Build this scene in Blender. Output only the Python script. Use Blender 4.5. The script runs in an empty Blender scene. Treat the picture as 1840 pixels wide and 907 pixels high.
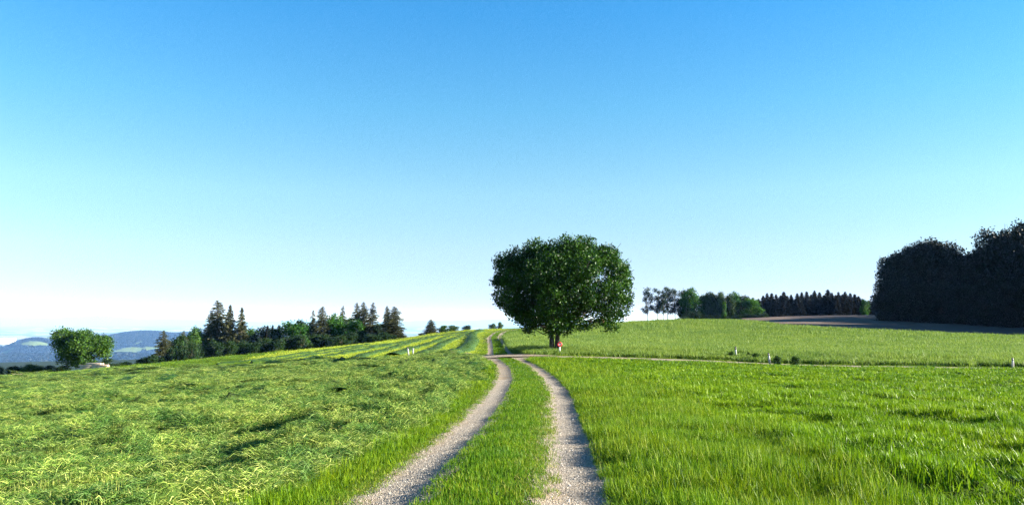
import bpy, math, numpy as np
from mathutils import Vector
sc = bpy.context.scene
R = math.radians
rng = np.random.default_rng(7)
# ------------------------------------------------------------------ camera
F = 1400.0; CX = 920.0; CY = 453.5; EYE = 1.65; PITCH = R(4.88)
cam = bpy.data.cameras.new('camera'); camo = bpy.data.objects.new('camera', cam)
sc.collection.objects.link(camo); sc.camera = camo
cam.sensor_width = 36; cam.lens = 36*F/1840; cam.clip_start = 0.1; cam.clip_end = 200000
camo.location = (0, 0, EYE); camo.rotation_euler = (R(90)+PITCH, 0, 0)
# ------------------------------------------------------------------ light, sky, exposure
SUN_EL, SUN_AZ = 19.0, 93.0            # azimuth measured from +Y (view direction) towards +X
world = bpy.data.worlds.new('World'); sc.world = world; world.use_nodes = True
nt = world.node_tree; bg = nt.nodes['Background']; bg.inputs[1].default_value = 0.05
sky = nt.nodes.new('ShaderNodeTexSky'); sky.sky_type = 'NISHITA'; sky.sun_disc = False
sky.sun_elevation = R(SUN_EL); sky.sun_rotation = R(SUN_AZ)
sky.altitude = 2000; sky.air_density = 1.0; sky.dust_density = 0.0; sky.ozone_density = 4.0
tc = nt.nodes.new('ShaderNodeTexCoord'); sep = nt.nodes.new('ShaderNodeSeparateXYZ')
nt.links.new(tc.outputs['Generated'], sep.inputs[0])
ramp = nt.nodes.new('ShaderNodeValToRGB'); nt.links.new(sep.outputs[2], ramp.inputs[0])
el = ramp.color_ramp.elements          # clear evening air: grading of the sky colour with elevation
tab = [(0.0, (.55, .52, .68)), (.017, (.59, .54, .70)), (.087, (.86, .76, .64)), (.158, (.92, .96, .72)), (.262, (.60, 1.02, .90)), (.376, (.33, .98, 1.08)), (.6, (.18, .74, 1.0)), (1.0, (.18, .74, 1.0))]
el[0].position = tab[0][0]; el[0].color = (*tab[0][1], 1)
el[1].position = tab[-1][0]; el[1].color = (*tab[-1][1], 1)
for p, c in tab[1:-1]:
    e = el.new(p); e.color = (*c, 1)
mul = nt.nodes.new('ShaderNodeMix'); mul.data_type = 'RGBA'; mul.blend_type = 'MULTIPLY'; mul.inputs[0].default_value = 1
nt.links.new(sky.outputs[0], mul.inputs[6]); nt.links.new(ramp.outputs[0], mul.inputs[7]); nt.links.new(mul.outputs[2], bg.inputs[0])
sl = bpy.data.lights.new('sun', 'SUN'); sl.energy = 4.4; sl.angle = R(0.53); sl.color = (1, .93, .80)
so = bpy.data.objects.new('sun', sl); sc.collection.objects.link(so)
sd = Vector((math.sin(R(SUN_AZ))*math.cos(R(SUN_EL)), math.cos(R(SUN_AZ))*math.cos(R(SUN_EL)), math.sin(R(SUN_EL))))
so.rotation_euler = sd.to_track_quat('Z', 'Y').to_euler(); so.location = (40, 0, 40)
sc.view_settings.view_transform = 'Standard'; sc.view_settings.look = 'None'
sc.view_settings.exposure = 2.5; sc.view_settings.gamma = 1.0; sc.view_settings.use_curve_mapping = False
cy = sc.cycles
cy.max_bounces = 7; cy.diffuse_bounces = 3; cy.glossy_bounces = 2; cy.transmission_bounces = 4; cy.transparent_max_bounces = 8; cy.volume_bounces = 0
cy.use_denoising = True; cy.denoising_input_passes = 'RGB_ALBEDO_NORMAL'; cy.denoising_prefilter = 'NONE'; cy.caustics_reflective = False; cy.caustics_refractive = False

# ------------------------------------------------------------------ small helpers
def tag(o, label=None, cat=None, group=None, kind=None):
    if label: o['label'] = label
    if cat: o['category'] = cat
    if group: o['group'] = group
    if kind: o['kind'] = kind
    return o
def link(o, parent=None):
    sc.collection.objects.link(o)
    if parent: o.parent = parent
    return o
def empty(name, loc, rz=0, **k):
    o = bpy.data.objects.new(name, None); link(o); o.location = loc; o.rotation_euler = (0, 0, rz)
    o.empty_display_size = .2
    return tag(o, **k)
def mesh_np(name, V, faces, mats, smooth=False, attrs=None, midx=None):
    """V (n,3); faces: list of int arrays (m,k) with k=3 or 4"""
    me = bpy.data.meshes.new(name)
    V = np.asarray(V, np.float32)
    loops = np.concatenate([f.ravel() for f in faces]).astype(np.int32)
    tot = np.concatenate([np.full(len(f), f.shape[1], np.int32) for f in faces])
    start = np.concatenate([[0], np.cumsum(tot)[:-1]]).astype(np.int32)
    me.vertices.add(len(V)); me.vertices.foreach_set('co', V.ravel())
    me.loops.add(len(loops)); me.loops.foreach_set('vertex_index', loops)
    me.polygons.add(len(tot)); me.polygons.foreach_set('loop_start', start); me.polygons.foreach_set('loop_total', tot)
    if smooth: me.polygons.foreach_set('use_smooth', np.ones(len(tot), bool))
    if midx is not None: me.polygons.foreach_set('material_index', np.asarray(midx, np.int32))
    for m in (mats if isinstance(mats, (list, tuple)) else [mats]): me.materials.append(m)
    for n, a in (attrs or {}).items():
        a = np.asarray(a, np.float32)
        if a.ndim == 1: me.attributes.new(n, 'FLOAT', 'POINT').data.foreach_set('value', a)
        else: me.attributes.new(n, 'FLOAT_COLOR', 'POINT').data.foreach_set('color', np.concatenate([a, np.ones((len(a), 1), np.float32)], 1).ravel())
    me.update(calc_edges=True)
    return me
def ss(x, a, b):
    t = np.clip((x-a)/(b-a), 0, 1); return t*t*(3-2*t)
_perm = np.random.default_rng(3).random((256, 256)).astype(np.float64)
def vnoise(x, y):
    xi = np.floor(x).astype(int); yi = np.floor(y).astype(int); fx = x-xi; fy = y-yi
    fx = fx*fx*(3-2*fx); fy = fy*fy*(3-2*fy)
    g = lambda a, b: _perm[a & 255, b & 255]
    return (g(xi, yi)*(1-fx)+g(xi+1, yi)*fx)*(1-fy)+(g(xi, yi+1)*(1-fx)+g(xi+1, yi+1)*fx)*fy
def fbm(x, y, o=3):
    s = 0; a = .5; n = 0
    for i in range(o):
        s = s+a*vnoise(x*2**i+17.3*i, y*2**i+5.1*i); n += a; a *= .5
    return s/n

# ------------------------------------------------------------------ terrain
def rayd(px, py):
    u = (px-CX)/F; v = (CY-py)/F; c, s = math.cos(PITCH), math.sin(PITCH)
    return (u, c-v*s, s+v*c)
def P(px, py, Y):
    r = rayd(px, py); t = Y/r[1]; return (r[0]*t, Y, EYE+r[2]*t)
TRK = [(6.8,860,907),(7.7,874,873),(8.8,887,841),(10.2,905,810),(12.5,922,778),(15.6,936,746.5),(19.8,947,715),(23.3,949,699),(29,948,683),(37,940,667),(43,931,658),(49,921,651.6),(57,905,642),(65,900,637),(80,897,631),(97,894,619),(125,889,606),(150,896,598)]
CP = [P(a, b, d) for d, a, b in TRK]
CP += [(-1,-6,0.1),(-8,-6,-.3),(8,-6,.1),(-20,-6,-1.3),(20,-6,.1),(-60,-6,-4),(60,-6,0.3),(1.2,3,0.04),(8,3,0),(-8,3,-.45)]
for a in [(1500,907,7.0),(1840,907,7.1),(2300,907,7.2),(1400,760,14),(1840,760,14.4),(2300,762,14.4),(1300,700,25),(1600,703,25),(1840,708,25),(2300,712,25),(1150,668,40),(1400,675,37),(1840,680,35),
  (1150,644,58),(1322,647,60),(1383,655,55),(1600,658,53),(1840,662,50),(2200,666,47),(1150,620,85),(1400,623,85),(1840,632,80),(2300,640,78),
  (1000,600,125),(1150,583,150),(1250,580,150),(1400,587,140),(1600,597,135),(1840,606,130),(2200,612,125),
  (1060,591,160),(1600,581,165),(1720,585,165),(1840,590,165),(2200,598,165),(1400,576,200),(1575,567,230),(1840,573,230),(1250,582,200),(1150,584,200),(1150,590,350),(1400,574,330),(1575,568,330),(1840,575,330),
  (940,590,185),(920,591,180),(870,592,180),(820,596,172),(750,608,165),(700,615,158),(620,623,150),(500,636,142),(400,643,132),(300,653,125),(230,659,120),(130,669,115),(0,678,108),(-200,697,100),(-600,733,90),
  (940,600,260),(800,618,260),(650,640,250),(500,665,240),(400,675,235),(250,700,215),(100,715,200),(0,730,190),(-300,760,160),
  (940,610,380),(650,665,380),(400,710,380),(100,760,370),(-400,800,300),
  (800,650,56),(650,662,55),(500,668,60),(400,672,70),(700,640,72),(600,642,82),(750,625,100),(200,692,72),(0,707,62),(-400,740,50),(500,740,24),(200,760,24),(-200,790,24),(500,880,9.2),(0,915,9.6),(-600,960,10)]:
    CP.append(P(*a))
CP = np.array(CP); _S = 60.0
_phi = lambda r2: 0.5*r2*np.log(r2+1e-9)
_X = CP[:, :2]/_S; _n = len(_X)
_A = np.zeros((_n+3, _n+3)); _A[:_n, :_n] = _phi(((_X[:, None]-_X[None])**2).sum(-1))+np.eye(_n)*2e-4
_A[:_n, _n] = 1; _A[:_n, _n+1:] = _X; _A[_n, :_n] = 1; _A[_n+1:, :_n] = _X.T
_b = np.zeros(_n+3); _b[:_n] = CP[:, 2]; _W = np.linalg.solve(_A, _b)
def rbf(x, y):
    sh = x.shape; q = np.stack([x.ravel(), y.ravel()], 1)/_S; out = np.empty(len(q))
    for i in range(0, len(q), 20000):
        Q = q[i:i+20000]; d2 = (Q**2).sum(1)[:, None]+(_X**2).sum(1)[None]-2*Q@_X.T
        out[i:i+20000] = _phi(np.maximum(d2, 0))@_W[:_n]+_W[_n]+Q@_W[_n+1:]
    return out.reshape(sh)
def far_base(x, y):
    r = np.hypot(x, y)
    return -55-430*ss(r, 500, 9000)
def base(x, y):                         # land without the small relief
    x = np.asarray(x, float); y = np.asarray(y, float); r = np.hypot(x, y)
    rc = np.minimum(r, 430); k = rc/np.maximum(r, 1e-6)
    yy = np.maximum(y*k, -12); 
    near = np.clip(rbf(x*k, yy), -70, 12)
    w = ss(r, 330, 900)
    return near*(1-w)+far_base(x, y)*w
# track centre line, lateral offset
_td = np.array([-8, 0, 4]+[t[0] for t in TRK]+[162, 172, 182, 195]); 
_tx = np.array([-2.2, -1.15, -.62]+[(t[1]-CX)/F*t[0]*rayd(0, t[2])[1]**0 for t in TRK]+[(904-CX)/F*162, (925-CX)/F*172, (965-CX)/F*182, 9.5])
_tk = np.linspace(-8, 195, 2031)
_tc = np.interp(_tk, _td, _tx)
for _ in range(40): _tc[1:-1] = (_tc[:-2]+_tc[1:-1]*2+_tc[2:])/4
_ker = np.hanning(31); _ker /= _ker.sum(); _tc = np.convolve(np.pad(_tc, 15, 'edge'), _ker, 'valid')
_ts = np.gradient(_tc, _tk)
def tcx(y): return np.interp(y, _tk, _tc)
def toff(x, y):                          # signed perpendicular distance from the track centre (+ right)
    s = np.interp(y, _tk, _ts); return (x-tcx(y))/np.sqrt(1+s*s)
HALF = 0.85; RW = 0.355
_gs = np.exp(np.linspace(math.log(5), math.log(260), 900))
def hit(px, py):
    r = rayd(px, py); ys = _gs; t = ys/r[1]; xs = r[0]*t; zs = EYE+r[2]*t
    b = base(xs, ys); i = np.nonzero(zs <= b)[0]
    if len(i) == 0: i = [int(np.argmin(zs-b))]
    return (xs[i[0]], ys[i[0]])
# cross road centre line
ROADPX = [(-500,722),(-200,699),(0,681),(137,672),(231,666.5),(375,660),(450,657),(522,654),(581,652.5),(700,647),(785,643.5),(860,641),(905,641),(960,641.5),(1020,642),(1090,643),(1150,645),(1290,650),(1400,656),(1600,660),(1840,663),(2150,669),(2500,678)]
_rp = np.array([hit(*p) for p in ROADPX])
_rs = np.linspace(0, 1, 400); _ra = np.concatenate([[0], np.cumsum(np.hypot(*np.diff(_rp, axis=0).T))]); _ra /= _ra[-1]
ROAD = np.stack([np.interp(_rs, _ra, _rp[:, 0]), np.interp(_rs, _ra, _rp[:, 1])], 1)
for _ in range(60): ROAD[1:-1] = (ROAD[:-2]+ROAD[1:-1]*2+ROAD[2:])/4
def roady(x): return np.interp(x, ROAD[:, 0], ROAD[:, 1])
_rslope = np.gradient(ROAD[:, 1], ROAD[:, 0])
def roff(x, y):
    s = np.interp(x, ROAD[:, 0], _rslope); return (y-roady(x))/np.sqrt(1+s*s)
RHW = 1.45
JUNC = float(roady(np.array(-.6)))
# boundary of the grain field / ploughed field and of the windrow field
def gfar(x, y):                          # far boundary of the grain field as a depth for given direction
    px = CX+F*x/np.maximum(y, 1)
    return np.interp(px, [890, 930, 960, 1010, 1120, 1300, 1370, 1400, 1600, 1840, 2300], [108, 120, 134, 160, 175, 165, 145, 136, 129, 124, 120])
def rhw(x): return RHW-.75*ss(-np.asarray(x, float), 14, 24)
def zone(x, y):
    """0 none 1 median 2 left verge 3 mown swaths 4 windrow field 5 green rim 6 right verge 7 meadow 8 road verge 9 grain 10 plough 11 rough"""
    t = toff(x, y); r = roff(x, y); z = np.full(x.shape, 11); px = CX+F*x/np.maximum(y, 1)
    near = r < 0
    w = .10*(vnoise(x*1.3, y*1.3)-.5)*2
    z[near & (t < 0)] = 3
    z[near & (t < 0) & (t > -(HALF+RW)-.55-.4*vnoise(y*.3, y*0))] = 2
    z[near & (t > 0)] = 7
    z[near & (t > 0) & (t < HALF+RW+2.4+1.2*vnoise(y*.4, y*0+9))] = 6
    z[near & (np.abs(t) < HALF-RW) & (y < JUNC-3.0)] = 1
    z[~near & (t < 0)] = 4
    z[~near & (t < -(HALF+RW)) & (t > -(HALF+RW)-.8)] = 2
    z[~near & (t > 0)] = 9
    z[~near & (np.abs(t) < HALF-RW)] = 1
    z[~near & (t > 0) & (r < RHW+1.0+.9*vnoise(x*.5, y*0)) & (t > HALF+RW)] = 8
    z[near & (r > -(RHW+.8)) & (t > 3)] = 6
    z[(t < -5) & near & (r > -(RHW+.5))] = 2
    z[~near & (t < 0) & (px < 520-120*vnoise(x*.05, y*.05)) & (y > 70)] = 5
    z[~near & (t < -3) & (r < RHW+.5)] = 2
    z[~near & (t > 0) & (y > gfar(x, y))] = 10
    z[(z == 10) & ((px < 1330) | (y > 262))] = 11
    z[(t < 0) & (y > 190)] = 11
    z[(z == 4) & (y > 178)] = 11
    # bare: wheel ruts, road, junction flare
    rut = (np.abs(np.abs(t)-HALF) < RW+w)
    z[rut] = 0
    z[np.abs(r) < rhw(x)+w] = 0
    fl = np.clip((JUNC-y)/7.0, 0, 1)      # flare where the track meets the road
    z[(y < JUNC) & (y > JUNC-7) & (np.abs(t) < HALF+RW+3.2*(1-fl)**2.2) & ((np.abs(t) > HALF-RW-.1) | (y > JUNC-3.0))] = 0
    fl2 = np.clip((y-JUNC)/6.0, 0, 1)
    z[(y > JUNC) & (y < JUNC+6) & (np.abs(t) < HALF+RW+1.6*(1-fl2)**2)&((np.abs(t) > HALF-RW-.1)|(y<JUNC+2.8))] = 0
    return z
def swath(x, y):                          # mown swaths lying in long mounds
    v = x-.14*y+1.4*vnoise(x*.08+3, y*.09)+.5*vnoise(x*.5, y*.5); u = y
    a = 1-np.abs(2*vnoise(v*1.3, u*.22)-1); a2 = 1-np.abs(2*vnoise(v*2.4+31, u*.5+7)-1)
    a3 = 1-np.abs(2*vnoise(v*1.35+70, u*.20+3)-1); a3 = a3**9*ss(vnoise(v*.7+11, u*.45+20), .32, .52)*.62
    b = ss(vnoise(v*.40+40, u*.10+9), .2, .75)
    return np.clip((a**4*.95+a2**4*.6)*(.55+.7*b)+a3+.25*(fbm(x*3.1, y*2.2, 2)-.4), 0, 1.5)
_MOWN_W = None
def mown_w(x, y):
    t = toff(x, y); r = roff(x, y)
    return ss(-t, HALF+RW+.4, HALF+RW+1.3)*ss(-r, RHW+.3, RHW+2)
def height(x, y):
    x = np.asarray(x, float); y = np.asarray(y, float)
    h = base(x, y); t = toff(x, y); r = roff(x, y)
    rr = np.hypot(x, y); fade = 1-ss(rr, 150, 190)
    offroad = ss(np.abs(r), RHW, RHW+1.5)
    inrut = np.exp(-((np.abs(t)-HALF)/.30)**4)
    crown = np.exp(-(t/.62)**4)
    h = h+fade*offroad*(-.03*inrut+.03*crown+.03*ss(t, 1.2, 2.0)*(1-ss(t, 2.4, 5)))*(y > -7)
    h = h+fade*(.36*swath(x, y)*mown_w(x, y)*(1+.3*ss(rr, 20, 60)))
    h = h+fade*.05*(fbm(x*.35, y*.35, 3)-.5)*offroad
    meadow = ss(t, 3, 4)*ss(-r, RHW, RHW+1.5)
    h = h+fade*meadow*(.16*(fbm(x*.8+9, y*.5, 2)-.5)+.13*(vnoise(x*2.3, y*1.7)**2))
    return h
def hz(x, y): return float(height(np.array([x]), np.array([y]))[0])
def at(px, d): x = (px-CX)/F*d; return (x, d, hz(x, d))

# ------------------------------------------------------------------ materials
def newmat(name):
    m = bpy.data.materials.new(name); m.use_nodes = True; n = m.node_tree; n.nodes.clear()
    return m, n
def N(n, t, **k):
    o = n.nodes.new(t)
    for a, b in k.items(): setattr(o, a, b)
    return o
def ramp_node(n, fac, stops):
    r = N(n, 'ShaderNodeValToRGB'); e = r.color_ramp.elements
    e[0].position, e[0].color = stops[0][0], (*stops[0][1], 1); e[1].position, e[1].color = stops[-1][0], (*stops[-1][1], 1)
    for p, c in stops[1:-1]: q = e.new(p); q.color = (*c, 1)
    n.links.new(fac, r.inputs[0]); return r.outputs[0]
def noise(n, scale, detail=3, vec=None, rough=.55):
    t = N(n, 'ShaderNodeTexNoise'); t.inputs['Scale'].default_value = scale; t.inputs['Detail'].default_value = detail; t.inputs['Roughness'].default_value = rough
    if vec is None:
        g = N(n, 'ShaderNodeNewGeometry'); vec = g.outputs['Position']
    n.links.new(vec, t.inputs['Vector']); return t.outputs['Fac']
def mixc(n, fac, a, b, mode='MIX'):
    m = N(n, 'ShaderNodeMix', data_type='RGBA', blend_type=mode)
    for s, v in ((m.inputs[0], fac), (m.inputs[6], a), (m.inputs[7], b)):
        if hasattr(v, 'is_output'): n.links.new(v, s)
        else: s.default_value = v if isinstance(v, (int, float)) else (*v, 1)
    return m.outputs[2]
def foliage(name, stops, trans=.35, rough=.6, patch=None, patch_scale=.35, spec=.12, tcol=1.15):
    """blade/leaf material: colour by the per-leaf 'tint' attribute, patches by world position"""
    m, n = newmat(name)
    a = N(n, 'ShaderNodeAttribute', attribute_name='tint'); col = ramp_node(n, a.outputs['Fac'], stops)
    if patch:
        f = ramp_node(n, noise(n, patch_scale, 3), [(.38, (0, 0, 0)), (.62, (1, 1, 1))]); col = mixc(n, f, col, mixc(n, 1.0, col, patch, 'MULTIPLY'))
    b = N(n, 'ShaderNodeBsdfPrincipled'); b.inputs['Roughness'].default_value = rough; b.inputs['Specular IOR Level'].default_value = spec
    n.links.new(col, b.inputs['Base Color'])
    t = N(n, 'ShaderNodeBsdfTranslucent'); tc_ = mixc(n, 1.0, col, (tcol, tcol*1.05, tcol*.6), 'MULTIPLY'); n.links.new(tc_, t.inputs['Color'])
    mx = N(n, 'ShaderNodeMixShader'); mx.inputs[0].default_value = trans
    n.links.new(b.outputs[0], mx.inputs[1]); n.links.new(t.outputs[0], mx.inputs[2])
    o = N(n, 'ShaderNodeOutputMaterial'); n.links.new(mx.outputs[0], o.inputs[0]); return m
def solid(name, col, rough=.7, var=.25, scale=6, bump=0, bscale=30, metal=0):
    m, n = newmat(name); b = N(n, 'ShaderNodeBsdfPrincipled'); b.inputs['Roughness'].default_value = rough; b.inputs['Metallic'].default_value = metal
    c0 = tuple(c*(1-var) for c in col); c1 = tuple(min(1, c*(1+var)) for c in col)
    n.links.new(ramp_node(n, noise(n, scale, 4), [(.3, c0), (.7, c1)]), b.inputs['Base Color'])
    if bump:
        bp = N(n, 'ShaderNodeBump'); bp.inputs['Strength'].default_value = bump; bp.inputs['Distance'].default_value = .02
        n.links.new(noise(n, bscale, 4), bp.inputs['Height']); n.links.new(bp.outputs[0], b.inputs['Normal'])
    o = N(n, 'ShaderNodeOutputMaterial'); n.links.new(b.outputs[0], o.inputs[0]); return m
def attr_ground(name):
    m, n = newmat(name); a = N(n, 'ShaderNodeAttribute', attribute_name='col')
    f = ramp_node(n, noise(n, 9, 5, rough=.7), [(.25, (.55, .55, .55)), (.75, (1.4, 1.4, 1.4))])
    c = mixc(n, 1.0, a.outputs['Color'], f, 'MULTIPLY')
    f2 = ramp_node(n, noise(n, .02, 5, rough=.6), [(.3, (.8, .8, .8)), (.7, (1.2, 1.2, 1.2))])
    c = mixc(n, 1.0, c, f2, 'MULTIPLY')
    b = N(n, 'ShaderNodeBsdfPrincipled'); b.inputs['Roughness'].default_value = .95; b.inputs['Specular IOR Level'].default_value = .1
    n.links.new(c, b.inputs['Base Color'])
    bp = N(n, 'ShaderNodeBump'); bp.inputs['Strength'].default_value = .8; bp.inputs['Distance'].default_value = .03
    n.links.new(noise(n, 12, 5), bp.inputs['Height']); n.links.new(bp.outputs[0], b.inputs['Normal'])
    o = N(n, 'ShaderNodeOutputMaterial'); n.links.new(b.outputs[0], o.inputs[0]); return m
def gravel_mat():
    m, n = newmat('gravel'); g = N(n, 'ShaderNodeNewGeometry')
    v = N(n, 'ShaderNodeTexVoronoi'); v.inputs['Scale'].default_value = 62; n.links.new(g.outputs['Position'], v.inputs['Vector'])
    v2 = N(n, 'ShaderNodeTexVoronoi'); v2.inputs['Scale'].default_value = 95; n.links.new(g.outputs['Position'], v2.inputs['Vector'])
    bw = N(n, 'ShaderNodeRGBToBW'); n.links.new(v.outputs['Color'], bw.inputs[0])
    c = ramp_node(n, bw.outputs[0], [(.1, (.13, .108, .082)), (.45, (.235, .20, .155)), (.75, (.31, .27, .215)), (1, (.43, .385, .32))])
    bw2 = N(n, 'ShaderNodeRGBToBW'); n.links.new(v2.outputs['Color'], bw2.inputs[0])
    c2 = ramp_node(n, bw2.outputs[0], [(.2, (.165, .137, .103)), (.9, (.295, .25, .19))])
    c = mixc(n, ramp_node(n, noise(n, 14, 3), [(.45, (0, 0, 0)), (.55, (1, 1, 1))]), c, c2)
    dust = ramp_node(n, noise(n, 1.1, 4), [(.4, (1, 1, 1)), (.68, (1.08, .93, .74))]); c = mixc(n, 1.0, c, dust, 'MULTIPLY')
    b = N(n, 'ShaderNodeBsdfPrincipled'); b.inputs['Roughness'].default_value = .9; b.inputs['Specular IOR Level'].default_value = .2; n.links.new(c, b.inputs['Base Color'])
    bp = N(n, 'ShaderNodeBump'); bp.inputs['Strength'].default_value = .9; bp.inputs['Distance'].default_value = .012
    inv = N(n, 'ShaderNodeMath', operation='SUBTRACT'); inv.inputs[0].default_value = 1; n.links.new(v.outputs['Distance'], inv.inputs[1])
    n.links.new(inv.outputs[0], bp.inputs['Height']); n.links.new(bp.outputs[0], b.inputs['Normal'])
    o = N(n, 'ShaderNodeOutputMaterial'); n.links.new(b.outputs[0], o.inputs[0]); return m
M = {}
M['ground'] = attr_ground('soil_and_turf')
M['gravel'] = gravel_mat()
M['pebble'] = foliage('pebble_stone', [(0, (.10, .085, .07)), (.5, (.26, .225, .18)), (1, (.50, .455, .39))], trans=0, rough=.8)
M['bark'] = solid('bark', (.11, .085, .06), .9, .4, 5, .8, 25)
M['darkbark'] = solid('dark_bark', (.045, .034, .025), .95, .3, 5)
M['palebark'] = solid('pale_bark', (.30, .24, .18), .9, .3, 5, .6, 25)
M['wood'] = solid('cut_timber', (.50, .38, .28), .8, .25, 3, .4, 20)
M['white'] = solid('white_plastic', (.50, .50, .48), .45, .05, 8)
M['black'] = solid('black_plastic', (.02, .02, .022), .5, .1, 8)
M['red'] = solid('red_paint', (.62, .02, .03), .45, .08, 8)
M['plaster'] = solid('white_plaster', (.75, .74, .70), .8, .05, 2)
M['rooftile'] = solid('red_roof_tiles', (.40, .10, .05), .8, .2, 3)
M['boards'] = solid('brown_boards', (.28, .10, .05), .8, .2, 3)
M['glass'] = solid('dark_window', (.03, .04, .05), .2, .1, 3)
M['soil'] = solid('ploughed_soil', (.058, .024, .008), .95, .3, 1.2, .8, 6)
G = {   # grasses
 'median': foliage('lawn_blades', [(0, (.024, .080, .004)), (.5, (.075, .175, .006)), (.85, (.135, .235, .010)), (1, (.22, .25, .05))], .35, .5, (1.35, 1.15, .8), .9),
 'verge': foliage('verge_blades', [(0, (.020, .070, .003)), (.4, (.100, .205, .005)), (.95, (.195, .295, .008)), (1, (.26, .31, .05))], .27, .5, (1.18, 1.0, .9), .6),
 'meadow': foliage('meadow_blades', [(0, (.020, .070, .003)), (.35, (.125, .220, .004)), (.85, (.235, .330, .006)), (1, (.30, .39, .04))], .27, .45, (.66, .80, 1.0), .35),
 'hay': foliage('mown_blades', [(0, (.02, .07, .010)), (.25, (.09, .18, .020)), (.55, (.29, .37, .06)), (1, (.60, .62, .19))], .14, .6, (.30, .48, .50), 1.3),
 'stub': foliage('stubble_blades', [(0, (.08, .15, .02)), (.5, (.22, .28, .045)), (1, (.42, .42, .13))], .3, .5),
 'edge': foliage('dry_edge_blades', [(0, (.06, .13, .012)), (.5, (.14, .19, .02)), (1, (.30, .27, .07))], .35, .5),
 'hill': foliage('cut_sward', [(0, (.18, .27, .022)), (.5, (.34, .40, .035)), (1, (.48, .50, .07))], .3, .6, (.85, .9, .9), .15),
 'row': foliage('windrow_blades', [(0, (.025, .070, .012)), (.6, (.065, .125, .022)), (1, (.17, .22, .06))], .25, .5),
 'grain': foliage('grain_blades', [(0, (.055, .110, .018)), (.5, (.125, .200, .036)), (1, (.27, .33, .080))], .35, .5, (.78, .86, .92), .12),
}

# ------------------------------------------------------------------ ground sheet
def polar_sheet(name, thetas, rads, hfun, colfun, mat, closed=False):
    T, Rr = np.meshgrid(thetas, rads); x = Rr*np.sin(T); y = Rr*np.cos(T)
    z = hfun(x, y); nt_, nr = len(thetas), len(rads)
    V = np.stack([x, y, z], -1).reshape(-1, 3); i = np.arange(nr-1)[:, None]*nt_
    j = np.arange(nt_ if closed else nt_-1)[None]; jn = (j+1) % nt_
    f = np.stack([i+j, i+jn, i+nt_+jn, i+nt_+j], -1).reshape(-1, 4)
    col = colfun(x.ravel(), y.ravel())
    if closed:
        V = np.concatenate([V, [[0, 0, hz(0, 0)]]]); col = np.concatenate([col, col[:1]])
        j = np.arange(nt_); tri = np.stack([np.full(nt_, len(V)-1), (j+1) % nt_, j], 1); faces = [f, tri]
    else: faces = [f]
    me = mesh_np(name, V, faces, mat, smooth=True, attrs={'col': col}); return bpy.data.objects.new(name, me)
ZC = {0: (.20, .15, .10), 1: (.035, .050, .012), 2: (.035, .052, .012), 3: (.05, .085, .015), 4: (.15, .19, .032), 5: (.06, .10, .018), 6: (.025, .040, .008), 7: (.040, .070, .008), 8: (.03, .05, .01), 9: (.05, .085, .02), 10: (.13, .07, .045), 11: (.05, .08, .02)}  # mown-swath soil is coloured darker so bare spots look like shade gaps
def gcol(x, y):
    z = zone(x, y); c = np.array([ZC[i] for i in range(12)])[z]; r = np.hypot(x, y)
    far = ss(r, 400, 800)[:, None]; n = fbm(x*.0025, y*.0025, 3)
    fc = np.where((n > .9)[:, None], [[.09, .14, .04]], [[.02, .035, .015]])
    city = ss(r, 7000, 12000)[:, None]; cc = np.where((vnoise(x*.002, y*.0012) > .6)[:, None], [[.22, .22, .18]], [[.07, .10, .05]])
    return c*(1-far)+(fc*(1-city)+cc*city)*far
th = np.concatenate([np.arange(-52, 52, .25), np.arange(52, 308, 4)])
rads = [1.5]
while rads[-1] < 200: rads.append(rads[-1]*1.0105)
while rads[-1] < 90000: rads.append(rads[-1]*1.06)
rads = np.array(rads)
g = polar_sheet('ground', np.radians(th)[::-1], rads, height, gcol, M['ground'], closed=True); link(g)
tag(g, 'grassy ground rolling over the ridge and down to the far plain', 'ground', kind='structure')

def ribbon(name, cl, hw, mat, lift, ncross=9, jag=.07, camber=0.0):
    """a strip of given half-width (scalar or array) following a centre line and the land"""
    cl = np.asarray(cl); tg = np.gradient(cl, axis=0); tg /= np.hypot(*tg.T)[:, None]; nr = np.stack([tg[:, 1], -tg[:, 0]], 1)
    s = np.linspace(-1, 1, ncross); hw = np.broadcast_to(hw, (len(cl),))
    j = (vnoise(cl[:, 0]*2.1, cl[:, 1]*2.1)-.5)*2*jag; j2 = (vnoise(cl[:, 0]*2.3+50, cl[:, 1]*2.3)-.5)*2*jag
    w = np.where(s[None] > 0, (hw+j)[:, None], (hw+j2)[:, None])*s[None]
    Pp = cl[:, None, :]+nr[:, None, :]*w[..., None]; z = height(Pp[..., 0], Pp[..., 1])+lift+camber*(1-s[None]**2)
    V = np.concatenate([Pp, z[..., None]], -1).reshape(-1, 3); n = len(cl); i = np.arange(n-1)[:, None]*ncross; k = np.arange(ncross-1)[None]
    f = np.stack([i+k, i+k+1, i+ncross+k+1, i+ncross+k], -1).reshape(-1, 4)
    o = bpy.data.objects.new(name, mesh_np(name, V, [f], mat, smooth=True)); link(o); return o
ys = np.concatenate([np.arange(-3, 60, .12), np.arange(60, 186, .5)])
sl_ = np.interp(ys, _tk, _ts); nx, ny = 1/np.sqrt(1+sl_**2), -sl_/np.sqrt(1+sl_**2)
for sgn, lab in ((-1, 'pale gravel wheel rut on the left, shaded along its right edge'), (1, 'pale gravel wheel rut on the right, beside the tall grass')):
    cl = np.stack([tcx(ys)+sgn*HALF*nx, ys+sgn*HALF*ny], 1)
    tag(ribbon('gravel_path', cl, RW+.05, M['gravel'], .012, jag=.11, camber=.0), lab, 'path', group='wheel ruts of the farm track', kind='structure')
rd = tag(ribbon('gravel_road', ROAD, rhw(ROAD[:, 0])+.06, M['gravel'], .03, 11, .12, .03), 'narrow pale gravel road crossing the track by the tree', 'road', kind='structure')
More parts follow.
